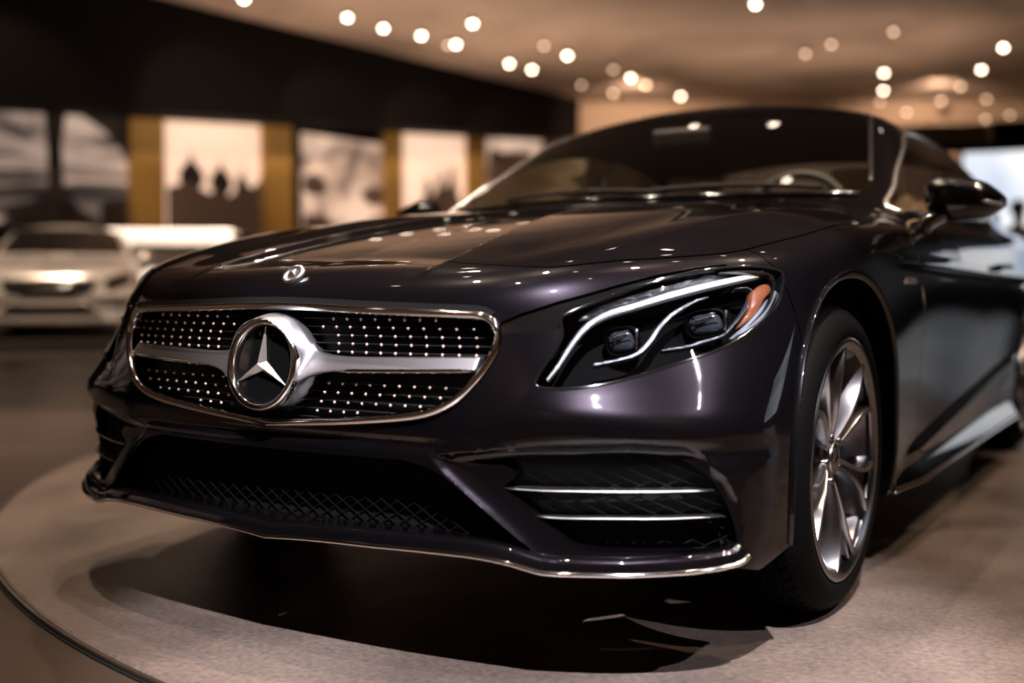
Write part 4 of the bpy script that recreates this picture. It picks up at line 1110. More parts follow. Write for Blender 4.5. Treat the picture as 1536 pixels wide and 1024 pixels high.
for sx_ in (.37, -.37):
    s_ = softbox('front_seat', (sx_, 1.75, .50), (.25, .27, .09), 'leather', car, .07)
    softbox('seat_back', (sx_, 2.05, .80), (.24, .07, .30), 'leather', s_, .06, (-.30, 0, 0)); softbox('head_rest', (sx_, 2.17, 1.13), (.125, .045, .085), 'leather', s_, .04, (-.2, 0, 0))
    r_ = softbox('rear_seat', (sx_*.95, 2.75, .62), (.27, .25, .10), 'leather', car, .07); softbox('seat_back', (sx_*.95, 2.98, .86), (.26, .07, .20), 'leather', r_, .06, (-.35, 0, 0))
softbox('door_card', (.80, 1.4, .82), (.03, .62, .10), 'leather', car, .025); softbox('door_card', (-.80, 1.4, .82), (.03, .62, .10), 'leather', car, .025)
softbox('cabin_floor', (0, 1.8, .36), (.76, 1.2, .02), 'dash', car, .01)
softbox('inside_mirror', (0, 1.17, 1.255), (.11, .018, .033), 'dash', car, .015)
b = MB(); P = np.array([(.37+.185*math.cos(a), 1.30+.16*math.sin(a)*.42, .955+.185*math.sin(a)*.91) for a in np.linspace(0, 2*PI, 48, endpoint=False)])
b.sweep(P, circ(.016, 10), (0, -1, .4), closed=True); sw = b.build('steering_wheel', M['wheelrim'], car, True)
softbox('wheel_boss', (.37, 1.28, .945), (.08, .03, .06), 'dash', sw, .025, (.4, 0, 0))
# headliner
hlr = Sf(pil.V-pil.N*.012, -pil.N, pil.F[:, ::-1]); put('headlining', hlr, M['dash'], car, 0)
# ================================================================= the hall (camera frame helpers only to lay out the plan)
CX, CY, CZ, YAW, PIT = 1.5870, -2.4979, .7338, .5603, -.0519
FPX = 1647.3
def plan(r, d):      # r metres to the right, d metres ahead of the camera position, on the floor plan
    return (CX+r*math.cos(YAW)-d*math.sin(YAW), CY+r*math.sin(YAW)+d*math.cos(YAW))
def at(px, d): return plan((px-768)/FPX*d, d)
HZ = 426.5
def zat(py, d): return CZ+d*math.tan(math.atan((512-py)/FPX)+PIT)
# ---- materials of the hall
M['plat'] = ramp_noise(mat('turntable_concrete', (.3, .24, .2), .42, coat=0, bump=(240, .5)), [(.058, .043, .036), (.098, .075, .062), (.135, .105, .088)], 2.2, 12, rough=(.50, .30), distortion=.4, pos=[.33, .5, .68])
grain(M['plat'], 70, .62, 1.32)
M['floor'] = ramp_noise(mat('hall_floor', (.12, .09, .07), .35), [(.022, .015, .011), (.042, .029, .021)], .9, 7, rough=(.42, .22), distortion=.6)
M['darkfloor'] = ramp_noise(mat('dark_floor', (.03, .024, .02), .4), [(.016, .012, .010), (.032, .024, .018)], 1.2, 6, rough=(.42, .3))
M['ceil'] = ramp_noise(mat('ceiling_concrete', (.35, .25, .18), .8), [(.19, .128, .094), (.33, .228, .168), (.40, .285, .215)], .35, 8, distortion=.5, pos=[.3, .5, .7])
M['wallb'] = ramp_noise(mat('back_wall_plaster', (.32, .2, .12), .8), [(.26, .165, .105), (.36, .235, .15)], .3, 5)
M['fascia'] = mat('dark_bulkhead', (.0035, .0022, .0018), .8, spec=.08)
M['gold'] = mat('gold_column', (.52, .30, .08), .45, .25)
M['metal_edge'] = mat('turntable_edge', (.45, .40, .36), .3, 1.0)
# floor: concrete near, dark beyond
def slab(name, poly, z0, z1, m, **k):
    n = len(poly); V = [(x, y, z1) for x, y in poly]+[(x, y, z0) for x, y in poly]
    F = [tuple(range(n)), tuple(range(n, 2*n))[::-1]]+[(i, i+n, (i+1) % n+n, (i+1) % n) for i in range(n)]
    o = make(name, V, F, m, None, False)
    import bmesh
    bm = bmesh.new(); bm.from_mesh(o.data); bmesh.ops.recalc_face_normals(bm, faces=bm.faces); bm.to_mesh(o.data); bm.free()
    return tag(o, kind='structure', **k)
CD = 8.0
near = [plan(-18, -5), plan(18, -5), plan(18, 10.0), plan(-2.0, 8.1), plan(-18, 6.7)]
slab('floor', near, -.20, -.012, M['floor'])
far = [plan(-18, 6.7), plan(-2.0, 8.1), plan(18, 10.0), plan(22, 36), plan(-24, 36)]
slab('floor', far, -.20, -.014, M['darkfloor'])
# turntable
TC = (.4870, 2.2153); TR = 3.402
n = 256; V = []; F = []
for (r, z) in ((0, 0), (TR-.010, 0), (TR-.004, -.003), (TR-.004, -.011)):
    V += [(TC[0]+r*math.cos(2*PI*i/n), TC[1]+r*math.sin(2*PI*i/n), z) for i in range(n)]
for k in range(3): F += [(k*n+i, k*n+(i+1) % n, (k+1)*n+(i+1) % n, (k+1)*n+i) for i in range(n)]
tt_ = make('turntable', V, F, M['plat'], None, False); tag(tt_, 'round flush concrete turntable under the dark coupe', 'turntable')
b = MB(); P = [(TC[0]+(TR+.004)*math.cos(2*PI*i/n), TC[1]+(TR+.004)*math.sin(2*PI*i/n), -.006) for i in range(n)]
b.sweep(P, [(-.004, -.005), (-.004, .005), (.003, .005), (.003, -.005)], (0, 0, 1), closed=True); b.build('rim_ring', M['metal_edge'], tt_, False)
b = MB(); P = [(TC[0]+(TR+.014)*math.cos(2*PI*i/n), TC[1]+(TR+.014)*math.sin(2*PI*i/n), -.0108) for i in range(n)]
b.sweep(P, [(-.006, -.001), (-.006, .0015), (.0015, .0015), (.0015, -.001)], (0, 0, 1), closed=True); b.build('rim_gap', M['under'], tt_, False)
# ceiling, walls
CH = 6.5
slab('ceiling', [plan(-26, -4.5), plan(22, -4.5), plan(22, 37), plan(-26, 37)], CH, CH+.3, M['ceil'])
def wall(name, p, q, z0, z1, m, th=.2, kind='structure'):
    p = Vector((*p, 0)); q = Vector((*q, 0)); d = (q-p).normalized(); nn = Vector((-d.y, d.x, 0))*th
    V = [p, q, q+nn, p+nn]; return slab(name, [(v.x, v.y) for v in V], z0, z1, m)
wall('wall_back', plan(-24, 35.6), plan(22, 34.8), -.2, CH, M['wallb'])
wall('wall_left', plan(-16, -4.4), plan(-21, 34), -.2, CH, M['fascia'])
wall('wall_right', plan(20, 35), plan(16, -4.4), -.2, CH, M['fascia'])
wall('wall_behind', plan(16, -4.4), plan(-16, -4.4), -.2, CH, M['wallb'])
# dark bulkhead above the picture niches: its top edge runs (240,0) -> (870,150)
d0 = (CH-CZ)*FPX/(HZ-(-130)); d1 = (CH-CZ)*FPX/(HZ-152)
pA, pB = at(-300, d0), at(868, d1)
def bulk(name, pA, pB, zA0, zB0, z1, th, m):
    p = Vector((*pA, 0)); q = Vector((*pB, 0)); d = (q-p).normalized(); nn = Vector((-d.y, d.x, 0))*th
    V = [(p.x, p.y, zA0), (q.x, q.y, zB0), (q.x+nn.x, q.y+nn.y, zB0), (p.x+nn.x, p.y+nn.y, zA0)]; V += [(v[0], v[1], z1) for v in V]
    o = make(name, V, [(3, 2, 1, 0), (4, 5, 6, 7), (0, 1, 5, 4), (1, 2, 6, 5), (2, 3, 7, 6), (3, 0, 4, 7)], m, None, False); return tag(o, kind='structure')
dm = (d0*.5+d1*.5)
bulk('trim_1', pA, pB, zat(135, d0), zat(200, d1)-.15, CH, 2.5, M['fascia'])
# niche wall behind, dark
pv = Vector((*pB, 0))-Vector((*pA, 0)); nv_ = Vector((-pv.y, pv.x, 0)).normalized()
def inter(px, off):
    """plan point on the niche line (offset behind the bulkhead) seen at image column px"""
    a = Vector((*pA, 0))+nv_*off; c = Vector((CX, CY, 0)); q = at(768+(px-768)*.986, 10); dr = Vector((q[0]-CX, q[1]-CY, 0)).normalized(); d = pv.normalized()
    den = d.x*dr.y-d.y*dr.x; t = ((c.x-a.x)*dr.y-(c.y-a.y)*dr.x)/den; return a+d*t
def depth_of(p): return -(p.x-CX)*math.sin(YAW)+(p.y-CY)*math.cos(YAW)
wl, wr = inter(-420, 1.35), inter(868, 1.35)
wall('wall_niche', (wl.x, wl.y), (wr.x, wr.y), -.2, CH-.001, M['fascia'], .15)
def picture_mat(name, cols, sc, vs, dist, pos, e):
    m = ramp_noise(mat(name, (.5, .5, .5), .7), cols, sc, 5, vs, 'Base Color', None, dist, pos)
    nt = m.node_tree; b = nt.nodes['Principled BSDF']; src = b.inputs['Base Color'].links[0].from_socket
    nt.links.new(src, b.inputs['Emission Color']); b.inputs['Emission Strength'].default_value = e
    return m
def panel(name, x0, x1, yt, yb, off, m, label, cat, depth=.06, group=None, frame=None):
    a, c = inter(x0, off), inter(x1, off); da, dc = depth_of(a), depth_of(c); z1 = zat(yt[0], da); z1b = zat(yt[1], dc); z0 = zat(yb, da)
    z1 = (z1+z1b)/2 if frame != 'tilt' else z1
    L = (c-a).length; nn = nv_*depth
    V = [(0, 0, 0), (L, 0, 0), (L, depth, 0), (0, depth, 0)]; V += [(v[0], v[1], z1-z0) for v in V]
    if frame == 'tilt': V[5] = (L, 0, z1b-z0); V[6] = (L, depth, z1b-z0)
    o = make(name, V, [(3, 2, 1, 0), (4, 5, 6, 7), (0, 1, 5, 4), (1, 2, 6, 5), (2, 3, 7, 6), (3, 0, 4, 7)], m, None, False)
    o.location = (a.x, a.y, z0); o.rotation_euler = (0, 0, math.atan2(pv.y, pv.x)); return tag(o, label, cat, group), L, z1-z0
PM = {
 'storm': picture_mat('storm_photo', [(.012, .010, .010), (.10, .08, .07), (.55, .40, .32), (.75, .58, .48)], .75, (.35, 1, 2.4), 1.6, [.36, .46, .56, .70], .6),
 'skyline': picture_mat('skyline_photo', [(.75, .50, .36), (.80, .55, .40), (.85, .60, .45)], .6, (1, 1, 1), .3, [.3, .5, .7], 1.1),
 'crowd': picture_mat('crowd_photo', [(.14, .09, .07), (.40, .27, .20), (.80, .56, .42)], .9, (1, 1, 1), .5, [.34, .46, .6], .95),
}
M['pic_dark'] = mat('picture_ink', (.045, .030, .026), .7)
M['pic_mid'] = mat('picture_grey', (.17, .115, .09), .7)
def blob(cx, cz, rx, rz, n=18, wob=.15, seed=1):
    q = random.Random(seed); ph = [q.uniform(0, 6.28) for _ in range(3)]
    return [(cx+rx*math.cos(a)*(1+wob*math.sin(3*a+ph[0])), cz+rz*math.sin(a)*(1+wob*math.sin(2*a+ph[1]))) for a in np.linspace(0, 2*PI, n, endpoint=False)]
def ink(parent, L, H, polys, m, name='printed_shape', y=-.004):
    b = MB()
    for poly in polys:
        V = [(min(max(u, 0), 1)*L, y, min(max(v, 0), 1)*H) for u, v in poly]; b.add(V, [tuple(range(len(V)))])
    o = b.build(name, m, None, False); o.parent = parent
# picture 1: whirlwind and breaking wave
p1, L, H = panel('wall_picture', -140, 190, (135, 140), 335, 1.25, PM['storm'], 'wide stormy seascape mural with a dark waterspout, at the far left', 'picture')
ink(p1, L, H, [[(.30, 0), (.50, .14), (.585, .32), (.585, .6), (.57, .92), (.62, .96), (.68, .90), (.655, .62), (.66, .35), (.72, .2), (.85, .05), (.95, 0)], [(0, .88), (.35, .84), (.45, .92), (.60, .95), (.72, .90), (.86, .80), (.95, .66), (1, .52), (1, 1), (0, 1)], blob(.55, .10, .16, .12, seed=2), blob(.93, .12, .10, .16, seed=4), [(0, 0), (.25, 0), (.2, .18), (0, .25)]], M['pic_dark'])
# picture 2: spires
p2, L, H = panel('wall_picture', 246, 392, (150, 163), 345, 1.25, PM['skyline'], 'sepia mural of dark onion-domed spires, between two gold columns', 'picture')
def spire(u, w, top, base=0.0, dome=True):
    if dome: return [(u-w*.7, base), (u-w*.6, top*.52), (u-w, top*.62), (u-w*.8, top*.74), (u-w*.15, top*.86), (u, top), (u+w*.15, top*.86), (u+w*.8, top*.74), (u+w, top*.62), (u+w*.6, top*.52), (u+w*.7, base)]
    return [(u-w, base), (u-w*.8, top*.6), (u, top), (u+w*.8, top*.6), (u+w, base)]
ink(p2, L, H, [spire(.24, .13, .64), spire(.54, .12, .60), spire(.76, .07, .56, 0, True), spire(.97, .12, .50)], M['pic_dark'])
ink(p2, L, H, [[(0, 0), (0, .32), (.2, .38), (.42, .30), (.5, .36), (.6, .28), (.8, .40), (1, .34), (1, 0)]], M['pic_mid'], y=-.006)
p3, L, H = panel('wall_picture', 452, 578, (203, 214), 345, 1.25, PM['crowd'], 'hazy sepia mural with a pale peak, right of the second column', 'picture')
ink(p3, L, H, [blob(.12, .48, .16, .10, seed=5), blob(.85, .42, .16, .10, seed=6), blob(.1, .05, .25, .14, seed=7), blob(.9, .1, .15, .1, seed=8)], M['pic_mid'])
p4, L, H = panel('wall_picture', 604, 700, (178, 190), 345, 1.2, PM['skyline'], 'bright sepia mural with a dark figure group, right of the third column', 'picture')
ink(p4, L, H, [[(.18, 0), (.22, .22), (.30, .30), (.33, .44), (.38, .50), (.42, .42), (.44, .33), (.50, .38), (.54, .52), (.58, .60), (.62, .52), (.63, .42), (.70, .46), (.73, .60), (.77, .66), (.81, .58), (.83, .44), (.90, .30), (.94, 0)]], M['pic_mid'])
p5, L, H = panel('wall_picture', 732, 836, (196, 212), 345, 1.25, PM['crowd'], 'dim sepia mural farthest right, beside the windscreen', 'picture')
ink(p5, L, H, [blob(.15, .5, .25, .3, seed=11), blob(.5, .7, .4, .12, seed=13)], M['pic_mid'])
# gold columns: boxes with a lit front and a darker return
def column(x0, x1, x2, yt, off, lab):
    a, c = inter(x0, off), inter(x1, off); da = depth_of(a); z1 = zat(yt, da)
    V = [(a.x, a.y), (c.x, c.y)]; e = c+nv_*.2
    f = a+nv_*.2
    poly = [(a.x, a.y), (c.x, c.y), (e.x, e.y), (f.x, f.y)]
    cx_ = sum(p[0] for p in poly)/4; cy_ = sum(p[1] for p in poly)/4; n = 4
    Vv = [(x-cx_, y-cy_, -.01) for x, y in poly]+[(x-cx_, y-cy_, z1) for x, y in poly]
    o = make('column', Vv, [(3, 2, 1, 0), (4, 5, 6, 7), (0, 1, 5, 4), (1, 2, 6, 5), (2, 3, 7, 6), (3, 0, 4, 7)], M['gold'], None, False); o.location = (cx_, cy_, 0)
    import bmesh
    bm = bmesh.new(); bm.from_mesh(o.data); bmesh.ops.recalc_face_normals(bm, faces=bm.faces); bm.to_mesh(o.data); bm.free()
    tag(o, lab, 'column', 'gold columns between the murals')
column(192, 243, None, 150, 1.12, 'wide gold column between the seascape and the spires mural')
column(393, 437, None, 170, 1.12, 'gold column between the spires mural and the pale peak mural')
column(577, 603, None, 175, 1.12, 'narrow gold column left of the bright figure mural')
column(700, 728, None, 185, 1.12, 'gold column just left of the dim last mural')
# ---- coffered ceiling lights
M['bulb'] = mat('bulb_lit', (1, .9, .8), .5, emit=(1.0, .80, .62), estr=260.0)
M['bulb_dim'] = mat('bulb_dim', (1, .8, .6), .5, emit=(1.0, .66, .44), estr=58.0)
M['can'] = mat('lamp_can', (.02, .016, .013), .5)
V, F = lathe([(-.10, .0), (-.10, .080), (.0, .080), (.0, .070), (-.03, .062)], 20, 'z')
can_me = bpy.data.meshes.new('can'); can_me.from_pydata([(v[0], v[1], -v[2]-.0) for v in V], [], F); can_me.materials.append(M['can'])
V, F = lathe([(.046, .0), (.040, .028), (.018, .049), (-.009, .055), (-.03, .052)], 16, 'z')
def bulb_mesh(m):
    me = bpy.data.meshes.new('bulb'); me.from_pydata([(v[0], v[1], -v[2]-.0) for v in V], [], F); me.materials.append(m); return me
bm1, bm2 = bulb_mesh(M['bulb']), bulb_mesh(M['bulb_dim'])
LIGHTS = [(521, 26, 1, 'leftmost of the row along the dark bulkhead'), (575, 42, 1, 'second from the left along the dark bulkhead'), (632, 53, 1, 'third from the left along the dark bulkhead'), (672, 67, 2, 'left one of the touching pair'), (684, 66, 1, 'right one of the touching pair'), (709, 35, 1, 'alone above the touching pair'),
 (764, 95, 1, 'left of two close lamps over the end of the bulkhead'), (798, 104, 1, 'right of two close lamps over the end of the bulkhead'), (816, 68, 2, 'faint, left of the lone bright lamp'), (851, 83, 1, 'lone and bright, right of a faint one'), (872, 127, 2, 'faint, above the right end of the bulkhead'), (920, 104, 2, 'faint, upper left of a bright one'), (946, 116, 1, 'bright, with a paler one at its right'), (969, 127, 2, 'pale, just right of a bright one'), (920, 139, 2, 'faintest, lowest left of the middle group'), (1021, 144, 1, 'bright, low above the coupe roof'),
 (1133, 6, 1, 'nearest, at the top edge above the roof'), (1208, 80, 2, 'pale, left of two pale ones over the roof'), (1247, 66, 2, 'pale, right of two pale ones over the roof'), (1340, 47, 2, 'pale, high above the bright vertical trio'), (1326, 109, 1, 'top of the vertical trio'), (1325, 135, 1, 'middle of the vertical trio'), (1320, 152, 2, 'bottom of the vertical trio'), (1441, 129, 2, 'pale, lower left of the two bright right ones'), (1472, 104, 1, 'bright, second from the right edge'), (1505, 71, 1, 'brightest, nearest the right edge'), (1412, 151, 2, 'pale, low above the mirror, left one'), (1480, 148, 2, 'pale, low above the mirror, right one'), (1478, 178, 2, 'pale and lowest over the screen'), (1515, 172, 2, 'pale and lowest at the right edge'), (366, -2, 1, 'cut by the top edge at the left'), (1360, 168, 2, 'pale, above the rear side window')]
bulbs = []
def ceiling_lamp(x, y, z, bright, label):
    e = empty('ceiling_light', (x, y, z)); tag(e, 'small round ceiling spotlight, '+label, 'ceiling light', 'spotlights across the concrete ceiling')
    c = link('lamp_housing', can_me, e); bl = link('bulb', bm1 if bright == 1 else bm2, e)
    if z < CH-.11:
        bb = MB(); bb.sweep([(0, 0, .09), (0, 0, CH-z-.001)], circ(.006, 6), (1, 0, 0)); bb.build('stem', M['can'], e)
    return e
for px, py, br, lab in LIGHTS:
    zc = CH-.10
    d = (zc-CZ)/math.tan(math.atan((512-py)/FPX)+PIT)
    if d > 33: d = 32.0+.4*(px % 3); zc = zat(py, d)
    x, y = at(768+(px-768)*(d*math.cos(PIT)+(zc-CZ)*math.sin(PIT))/d, d); ceiling_lamp(x, y, zc, br, lab)
M['bulb'].node_tree.nodes['Principled BSDF'].inputs['Emission Strength'].default_value = 30
M['bulb_dim'].node_tree.nodes['Principled BSDF'].inputs['Emission Strength'].default_value = 5.5
# lamps over the turntable, above the frame; the coupe mirrors them
OVER = [(-1.6, -.6), (-.4, .3), (.7, .0), (1.9, .6), (-1.2, 1.9), (.3, 2.2), (1.5, 2.0), (-2.6, 1.1), (-2.0, 3.6), (-.5, 4.3), (1.0, 4.0), (2.6, 3.1), (2.7, -1.6), (.2, -1.9), (-3.6, 3.0), (3.9, .9), (-3.4, -.8), (-4.5, 4.8), (-1.5, 6.0), (.6, 6.6), (2.6, 5.6), (-3.0, 6.6)]
for x, y in OVER:
    e = ceiling_lamp(x, y, CH-.10, 1, ''); e['label'] = 'small round ceiling spotlight above the turntable, out of the frame'; e['group'] = 'spotlights over the turntable'
def spot(name, loc, target, energy, size, radius, col, blend=.25):
    l = bpy.data.lights.new(name, 'SPOT'); l.energy = energy; l.spot_size = math.radians(size); l.spot_blend = blend; l.shadow_soft_size = radius; l.color = col
    o = bpy.data.objects.new(name, l); COL.objects.link(o); o.location = loc
    o.rotation_euler = (Vector(target)-Vector(loc)).to_track_quat('-Z', 'Y').to_euler(); return o
def area(name, loc, target, energy, sx_, sy_, col):
    l = bpy.data.lights.new(name, 'AREA'); l.shape = 'RECTANGLE'; l.size = sx_; l.size_y = sy_; l.energy = energy; l.color = col
    o = bpy.data.objects.new(name, l); COL.objects.link(o); o.location = loc
    o.rotation_euler = (Vector(target)-Vector(loc)).to_track_quat('-Z', 'Y').to_euler(); return o
W1 = (1.0, .76, .58); W2 = (1.0, .84, .72); C1_ = (.96, .92, 1.0)
spot('spot_key', (3.0, -3.8, 6.3), (.68, -.78, .58), 8000, 16, .06, C1_, .5)
spot('spot_key_side', (5.6, -1.2, 6.3), (.84, -.60, .58), 1600, 13, .03, C1_, .5)
spot('spot_centre', (-.4, .3, 6.3), (-.3, -.6, 0), 690, 75, .05, W1)
spot('spot_right', (1.9, .6, 6.3), (1.7, -.4, 0), 758, 75, .05, W1)
spot('spot_left', (-1.6, -.6, 6.3), (-1.4, -1.0, 0), 1000, 75, .05, W1)
spot('spot_front', (.2, -1.9, 6.3), (.1, -1.6, 0), 260, 70, .05, W2)
spot('spot_rear', (2.6, 3.1, 6.3), (2.4, 2.2, 0), 758, 80, .05, W1)
spot('spot_far_left', (-3.4, 3.0, 6.3), (-3.2, 2.4, 0), 690, 80, .05, W1)
spot('spot_far_right', (3.9, .9, 6.3), (3.4, .2, 0), 690, 80, .05, W1)
for px_, z_ in ((950, 5.0), (1400, 4.8)):
    x, y = at(px_, 31); q = at(px_, 35.2); spot('back_wall_light', (x, y, 6.2), (*q, z_), 1200, 110, .1, W1, .9)
for d, px in ((22, 500), (26, 800), (27, 1250)):
    x, y = at(px, d)
    area('added_uplight', (x, y, 3.2), (x, y, 6.4), 190, 6, 4, W1)  # added uplights to brighten the ceiling, no fixture behind them
spot('spot_parked', (*at(60, 10.5), 6.2), (*at(88, 13.6), .5), 3600, 50, .05, W1)
spot('spot_counter', (*at(330, 16.5), 6.2), (*at(262, 18.8), .9), 7000, 30, .05, W2)
for px_, d_ in ((20, 17.0), (320, 19.5), (510, 22.5), (650, 25), (780, 27)):
    x, y = at(px_, d_); q = inter(px_, 1.0); spot('picture_light', (x, y, 6.1), (q.x, q.y, 3.2), 500, 55, .05, W1, .6)
for r__ in (-3, 3): spot('added_wall_wash', (*plan(r__, -1.5), 6.2), (*plan(r__*1.3, -4.4), 3.6), 260, 75, .05, W2, .8)  # added spots on the unseen rear wall, so the chrome has something bright
spot('spot_floor_left', (*plan(-3.4, 5.0), 6.3), (*plan(-3.2, 5.4), 0), 3000, 26, .05, W1, .7)
# ---- distant cars
def far_body(step):
    Vb, Qb = surface_nets(lambda x, y, z: body(x, y, z), np.arange(-1.02, 1.03, step), np.arange(-1.0, 4.25, step), np.arange(.15, 1.46, step*.8))
    Vb = project(body_s, Vb, 3); return Vb, Qb
def body_s(x, y, z): return body(x, y, z)
def distant_car(loc, rz, label, paint, name='parked_car'):
    root = empty(name, loc, rz); tag(root, label, 'car', None)
    Vb, Qb = far_body(.032); Nb = grad(body_s, Vb, 2e-3); Nb /= np.linalg.norm(Nb, axis=1)[:, None]
    A = Vb.copy(); A[:, 0] = np.abs(A[:, 0]); c = Vb[Qb].mean(1); cA = c.copy(); cA[:, 0] = np.abs(cA[:, 0])
    fc = np.cross(Vb[Qb[:, 1]]-Vb[Qb[:, 0]], Vb[Qb[:, 2]]-Vb[Qb[:, 0]]); Qb = Qb if ((fc*Nb[Qb[:, 0]]).sum(1) > 0).mean() > .5 else Qb[:, ::-1]
    wheel = (np.minimum(np.hypot(cA[:, 1]-WC[0], cA[:, 2]-WC[1]), np.hypot(cA[:, 1]-RY, cA[:, 2]-WC[1])) < .39) & (cA[:, 0] > .6)
    glass = (wind_region(cA) < 0) | (rear_region(cA) < 0); side = win_region(cA) < 0
    grl = front_only(cA, sd_poly(gp, uz(cA)), -.6) < 0; intk = (front_only(cA, sd_poly(ip, uz(cA)), -.6) < 0)
    lamp = front_only(cA, sd_poly(lp, uz(cA))) < 0
    bodym = ~(wheel | glass | side | grl | intk | lamp)
    def sub(mask, nm, m, parent=root):
        if mask.any(): return make(nm, Vb, Qb[mask], m, parent, True, Nb)
    sub(bodym, 'body', paint); sub(glass, 'windscreen', M['gloss_black']); sub(side, 'side_window', M['gloss_black']); sub(grl | intk, 'grille', M['gloss_black'])
    sub(lamp, 'headlamp', M['chrome'])
    for x, y in ((.92, WC[0]), (-.92, WC[0]), (.92, RY), (-.92, RY)):
        V, F = lathe([(-.20, .15), (-.19, .32), (-.16, .343), (-.02, .343), (.0, .32), (.0, .24), (-.03, .22), (-.04, .0)], 28)
        mb = MB(); mb.add([(v[0]*(1 if x > 0 else -1)+x, v[1]+y, v[2]+.345) for v in V], F); mb.build('wheel', M['rubber'], root)
        V, F = lathe([(.001, .235), (-.02, .21), (-.02, .06), (.0, .0)], 20); mb = MB(); mb.add([(v[0]*(1 if x > 0 else -1)+x, v[1]+y, v[2]+.345) for v in V], F); mb.build('wheel_rim', M['rim'], root)
    b = MB(); b.sweep([(-.42, -.875, .60), (-.2, -.90, .60), (.2, -.90, .60), (.42, -.875, .60)], circ(.018, 8), (0, 0, 1)); b.build('grille_bar', M['chrome'], root)
    for s_ in (1, -1):
        b = MB(); b.box((s_*.98, .9, .98), (.09, .05, .055)); b.build('wing_mirror', paint, root)
    return root
sx0, sy0 = at(86, 13.2)
ang = math.atan2(CY-sy0, CX-sx0)+PI/2      # nose towards the camera
slab_c = [(sx0+math.cos(ang-.10)*u-math.sin(ang-.10)*v, sy0+math.sin(ang-.10)*u+math.cos(ang-.10)*v) for u, v in ((-1.3, -1.3), (1.3, -1.3), (1.3, 4.6), (-1.3, 4.6))]
pl_ = slab('low_plinth', slab_c, -.014, .11, M['darkfloor']); del pl_['kind']; tag(pl_, 'low dark plinth under the silver saloon', 'plinth')
distant_car((sx0, sy0, .11), ang-.10, 'silver saloon parked far left, facing the camera, blurred', M['silverpaint'])
M['white'] = mat('white_lacquer', (.80, .72, .64), .35, coat=.5)
# white bodywork / display counter behind the silver car
cx0, cy0 = at(262, 18.8)
r_ = empty('display_counter', (cx0, cy0, -.014), YAW+.12)
zt = zat(347, 18.8)
def prim(name, c, h, m, parent, r=.05): return softbox(name, c, h, m, parent, r)
M_keys = M
top_ = prim('counter_top', (0, 0, zt-.11), (1.05, .45, .14), 'white', r_); prim('counter_base', (-.15, .05, (zt-.28)/2), (.72, .33, (zt-.28)/2), 'white', r_)
prim('dark_slot', (-.1, .05, zt-.26), (.80, .36, .035), 'matt_black', r_, .01)  # dark slot between counter top and base
tag(r_, 'long white display counter beyond the silver saloon, under the spires mural', 'counter')
# low barrier wall behind the cars (brown rail)
a_, c_ = at(-150, 17), at(470, 17)
# ---- bright screen on the right and the visitor in front of it
M['scr'] = mat('screen_lit', (.1, .1, .1), .4, emit=(.90, .95, 1.0), estr=1.0)
nt = M['scr'].node_tree; tc = nt.nodes.new('ShaderNodeTexCoord'); nz = nt.nodes.new('ShaderNodeTexNoise'); nz.inputs['Scale'].default_value = .8; nz.inputs['Detail'].default_value = 2
cr = nt.nodes.new('ShaderNodeValToRGB'); cr.color_ramp.elements[0].position = .35; cr.color_ramp.elements[0].color = (.42, .52, .72, 1); cr.color_ramp.elements[1].position = .6; cr.color_ramp.elements[1].color = (1, 1, 1, 1)
nt.links.new(tc.outputs['Object'], nz.inputs['Vector']); nt.links.new(nz.outputs['Fac'], cr.inputs['Fac']); nt.links.new(cr.outputs['Color'], nt.nodes['Principled BSDF'].inputs['Emission Color'])
nt.nodes['Principled BSDF'].inputs['Emission Strength'].default_value = 1.15
def screen(px0, px1, d0_, d1_, zt_, zb_, lab):
    a = Vector((*at(px0, d0_), 0)); c = Vector((*at(px1, d1_), 0)); L = (c-a).length
    s_ = empty('video_screen', (a.x, a.y, 0), math.atan2(c.y-a.y, c.x-a.x)); 
    b = MB(); b.box((L/2, .0, (zt_+zb_)/2), (L/2, .02, (zt_-zb_)/2)); b.build('screen_panel', M['scr'], s_, False)
    b = MB(); b.box((L/2, .09, (zt_+zb_)/2), (L/2+.05, .06, (zt_-zb_)/2+.05)); b.box((L/2, .09, zb_/2-.03), (L/2, .05, zb_/2-.03)); b.build('screen_case', M['matt_black'], s_, False)
    tag(s_, lab, 'screen'); return s_
screen(1440, 2090, 15.5, 13.5, zat(226, 15.2), .80, 'large glowing bluish white screen at the right edge behind the coupe')
screen(3900, 5200, 5.2, 3.4, 2.5, .5, 'large glowing screen beside the coupe, out of the frame on the right')  # added unseen screen, gives wing and door a bluish reflection
# lintel above the screen
bx0, bx1 = at(1330, 15.9), at(1900, 14.6)
wall('trim_2', bx0, bx1, zat(224, 15.5), zat(214, 15.5), M['fascia'], .35)
bx0, bx1 = at(1130, 19.5), at(1480, 18.9); wall('trim_3', bx0, bx1, zat(222, 19), zat(186, 19), M['wallb'], .3)
bx0, bx1 = at(1485, 16.4), at(1700, 15.9); wall('trim_4', bx0, bx1, zat(224, 16), zat(175, 16), M['fascia'], .3)
